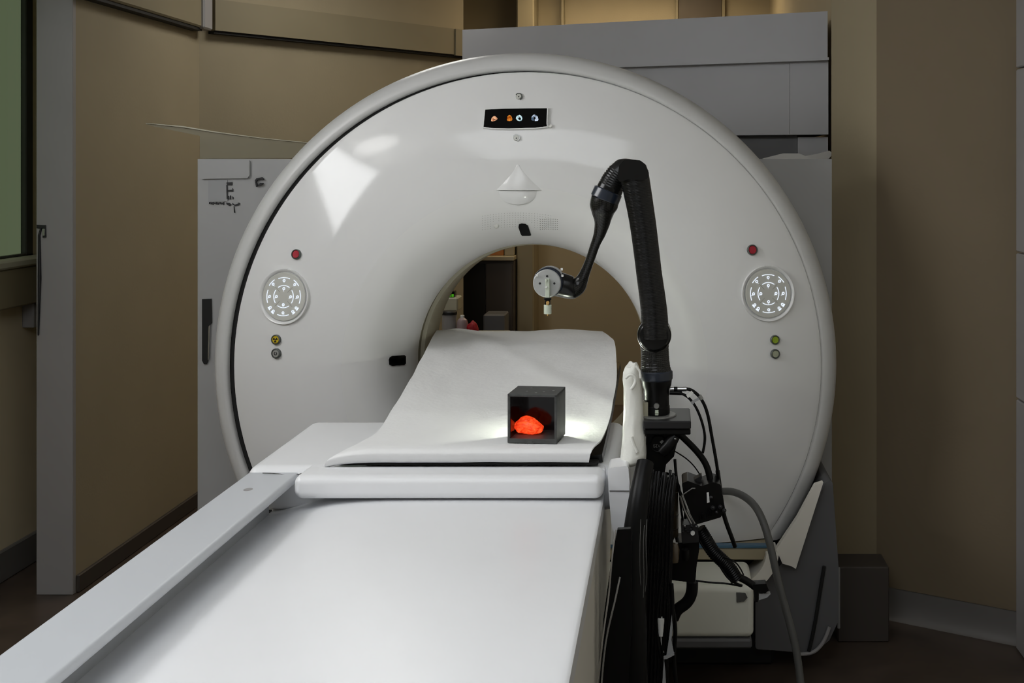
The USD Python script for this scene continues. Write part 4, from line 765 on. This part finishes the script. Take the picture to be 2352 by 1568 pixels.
# ------------------------------------------------------------------ things seen through the bore
def bore(px, py, Y): return P(px, py, Y)
ct = thing('supply_cart', 'beige cart behind the scanner seen through the bore', 'cart', (-1.1, 6.55, 0))
obj('cart_top', box((-1.42, 6.4, 0.74), (-0.86, 6.75, 0.77), 0.004), 'beige_plastic', ct)
for a, b in ((-1.39, 6.43), (-0.89, 6.43), (-1.39, 6.72), (-0.89, 6.72)): obj('leg', box((a-0.015, b-0.015, 0), (a+0.015, b+0.015, 0.74), 0.002), 'steel', ct)
mn = thing('monitor_unit', 'beige monitor unit with a small green display, seen through the bore', 'monitor', (-1.17, 6.6, 0.77))
pa, pb_ = bore(1020, 712, 6.6), bore(1054, 682, 6.6)
obj('stand_column', box((pa[0]+0.015, 6.6, 0.77), (pb_[0]-0.02, 6.66, pa[2]), 0.004), 'beige_plastic', mn)
obj('unit_body', box((pa[0], 6.56, pa[2]), (pb_[0], 6.7, pb_[2]), 0.006), 'beige_plastic', mn)
e1, e2 = bore(1029, 683, 6.58), bore(1044, 669, 6.58)
obj('small_screen', box((e1[0], 6.58, e1[2]), (e2[0], 6.64, e2[2]), 0.003), 'glass_black', mn); obj('screen_glow', cat_(box((e1[0]+0.003, 6.577, e1[2]+0.004), (e1[0]+0.015, 6.581, e1[2]+0.016), 0), box((e1[0]+0.019, 6.577, e1[2]+0.004), (e2[0]-0.004, 6.581, e1[2]+0.018), 0)), 'green_glow', mn, smooth=False)
cn = thing('dark_lid_canister', 'grey canister with a black lid on the cart', 'canister', (-1.16, 6.45, 0.77))
q1, q2 = bore(1016, 770, 6.47), bore(1048, 722, 6.47)
obj('canister_body', lathe([(0, 0), (0.036, 0), (0.038, 0.004), (0.038, q2[2]-0.77), (0, q2[2]-0.77)], ((q1[0]+q2[0])/2, 6.47, 0.77), 'z', 28), 'column_grey', cn)
obj('lid', lathe([(0, 0), (0.041, 0), (0.041, 0.014), (0.036, 0.02), (0, 0.02)], ((q1[0]+q2[0])/2, 6.47, q2[2]), 'z', 28), 'ink', cn)
bt = thing('plastic_bottle', 'pinkish plastic bottle right of the black-lidded canister', 'bottle', (-1.08, 6.45, 0.77))
q3 = bore(1062, 720, 6.46)
obj('bottle_body', lathe([(0, 0), (0.028, 0), (0.03, 0.004), (0.03, 0.075), (0.024, 0.095), (0.012, 0.105), (0, 0.105)], (q3[0], 6.46, 0.77), 'z', 24), 'pink_plastic', bt)
obj('cap', lathe([(0, 0), (0.011, 0), (0.011, 0.014), (0, 0.014)], (q3[0], 6.46, 0.875), 'z', 16), 'paper', bt)
rbm = ball((0, 0, 0), 1, n=3); vv_ = rbm.vertices*(1+0.4*(meshkit.fbm(rbm.vertices*2, 3, 4)[:, None]-0.5))*np.array([0.032, 0.03, 0.044]); vv_[:, 2] = np.maximum(vv_[:, 2], -0.04); q4 = bore(1086, 750, 6.45)
solo('red_bag', T(vv_+np.array([q4[0], 6.45, 0.812]), rbm.faces), 'red_cloth', 'crumpled red bag at the right end of the cart', 'bag', smooth=True)
sc = thing('storage_cabinet', 'dark tall storage cabinet seen at the left through the bore', 'cabinet', (-1.2, 8.2, 0))
z1_ = bore(0, 598, 8.2)[2]; z2_ = bore(0, 588, 8.2)[2]
obj('carcass', box((-1.40, 8.2, 0.0), (-1.025, 8.58, z1_), 0.004), 'brown_dark', sc)
obj('cabinet_top', box((-1.42, 8.17, z1_), (-1.02, 8.58, z2_), 0.004), 'tan_strip', sc)
obj('door', box((-1.39, 8.185, 0.05), (-1.215, 8.2, z1_-0.02), 0.003), 'gap_black', sc); obj('door', box((-1.21, 8.185, 0.05), (-1.035, 8.2, z1_-0.02), 0.003), 'brown_dark', sc)
gb = bore(1130, 760, 7.9)
solo('grey_bin', box((gb[0]-0.05, 7.85, 0.0), (gb[0]+0.09, 8.05, bore(0, 722, 7.85)[2]), 0.008), 'base_dark', 'plain grey bin before the dark storage cabinet', 'bin')
solo('orange_box', box((-1.22, 8.25, z2_), (-1.10, 8.45, z2_+0.09), 0.004), 'orange_box', 'orange box on top of the dark storage cabinet', 'box')
solo('brown_box', box((-1.095, 8.25, z2_), (-1.03, 8.45, z2_+0.12), 0.004), 'tan_strip', 'tan box beside the orange box on the storage cabinet', 'box')
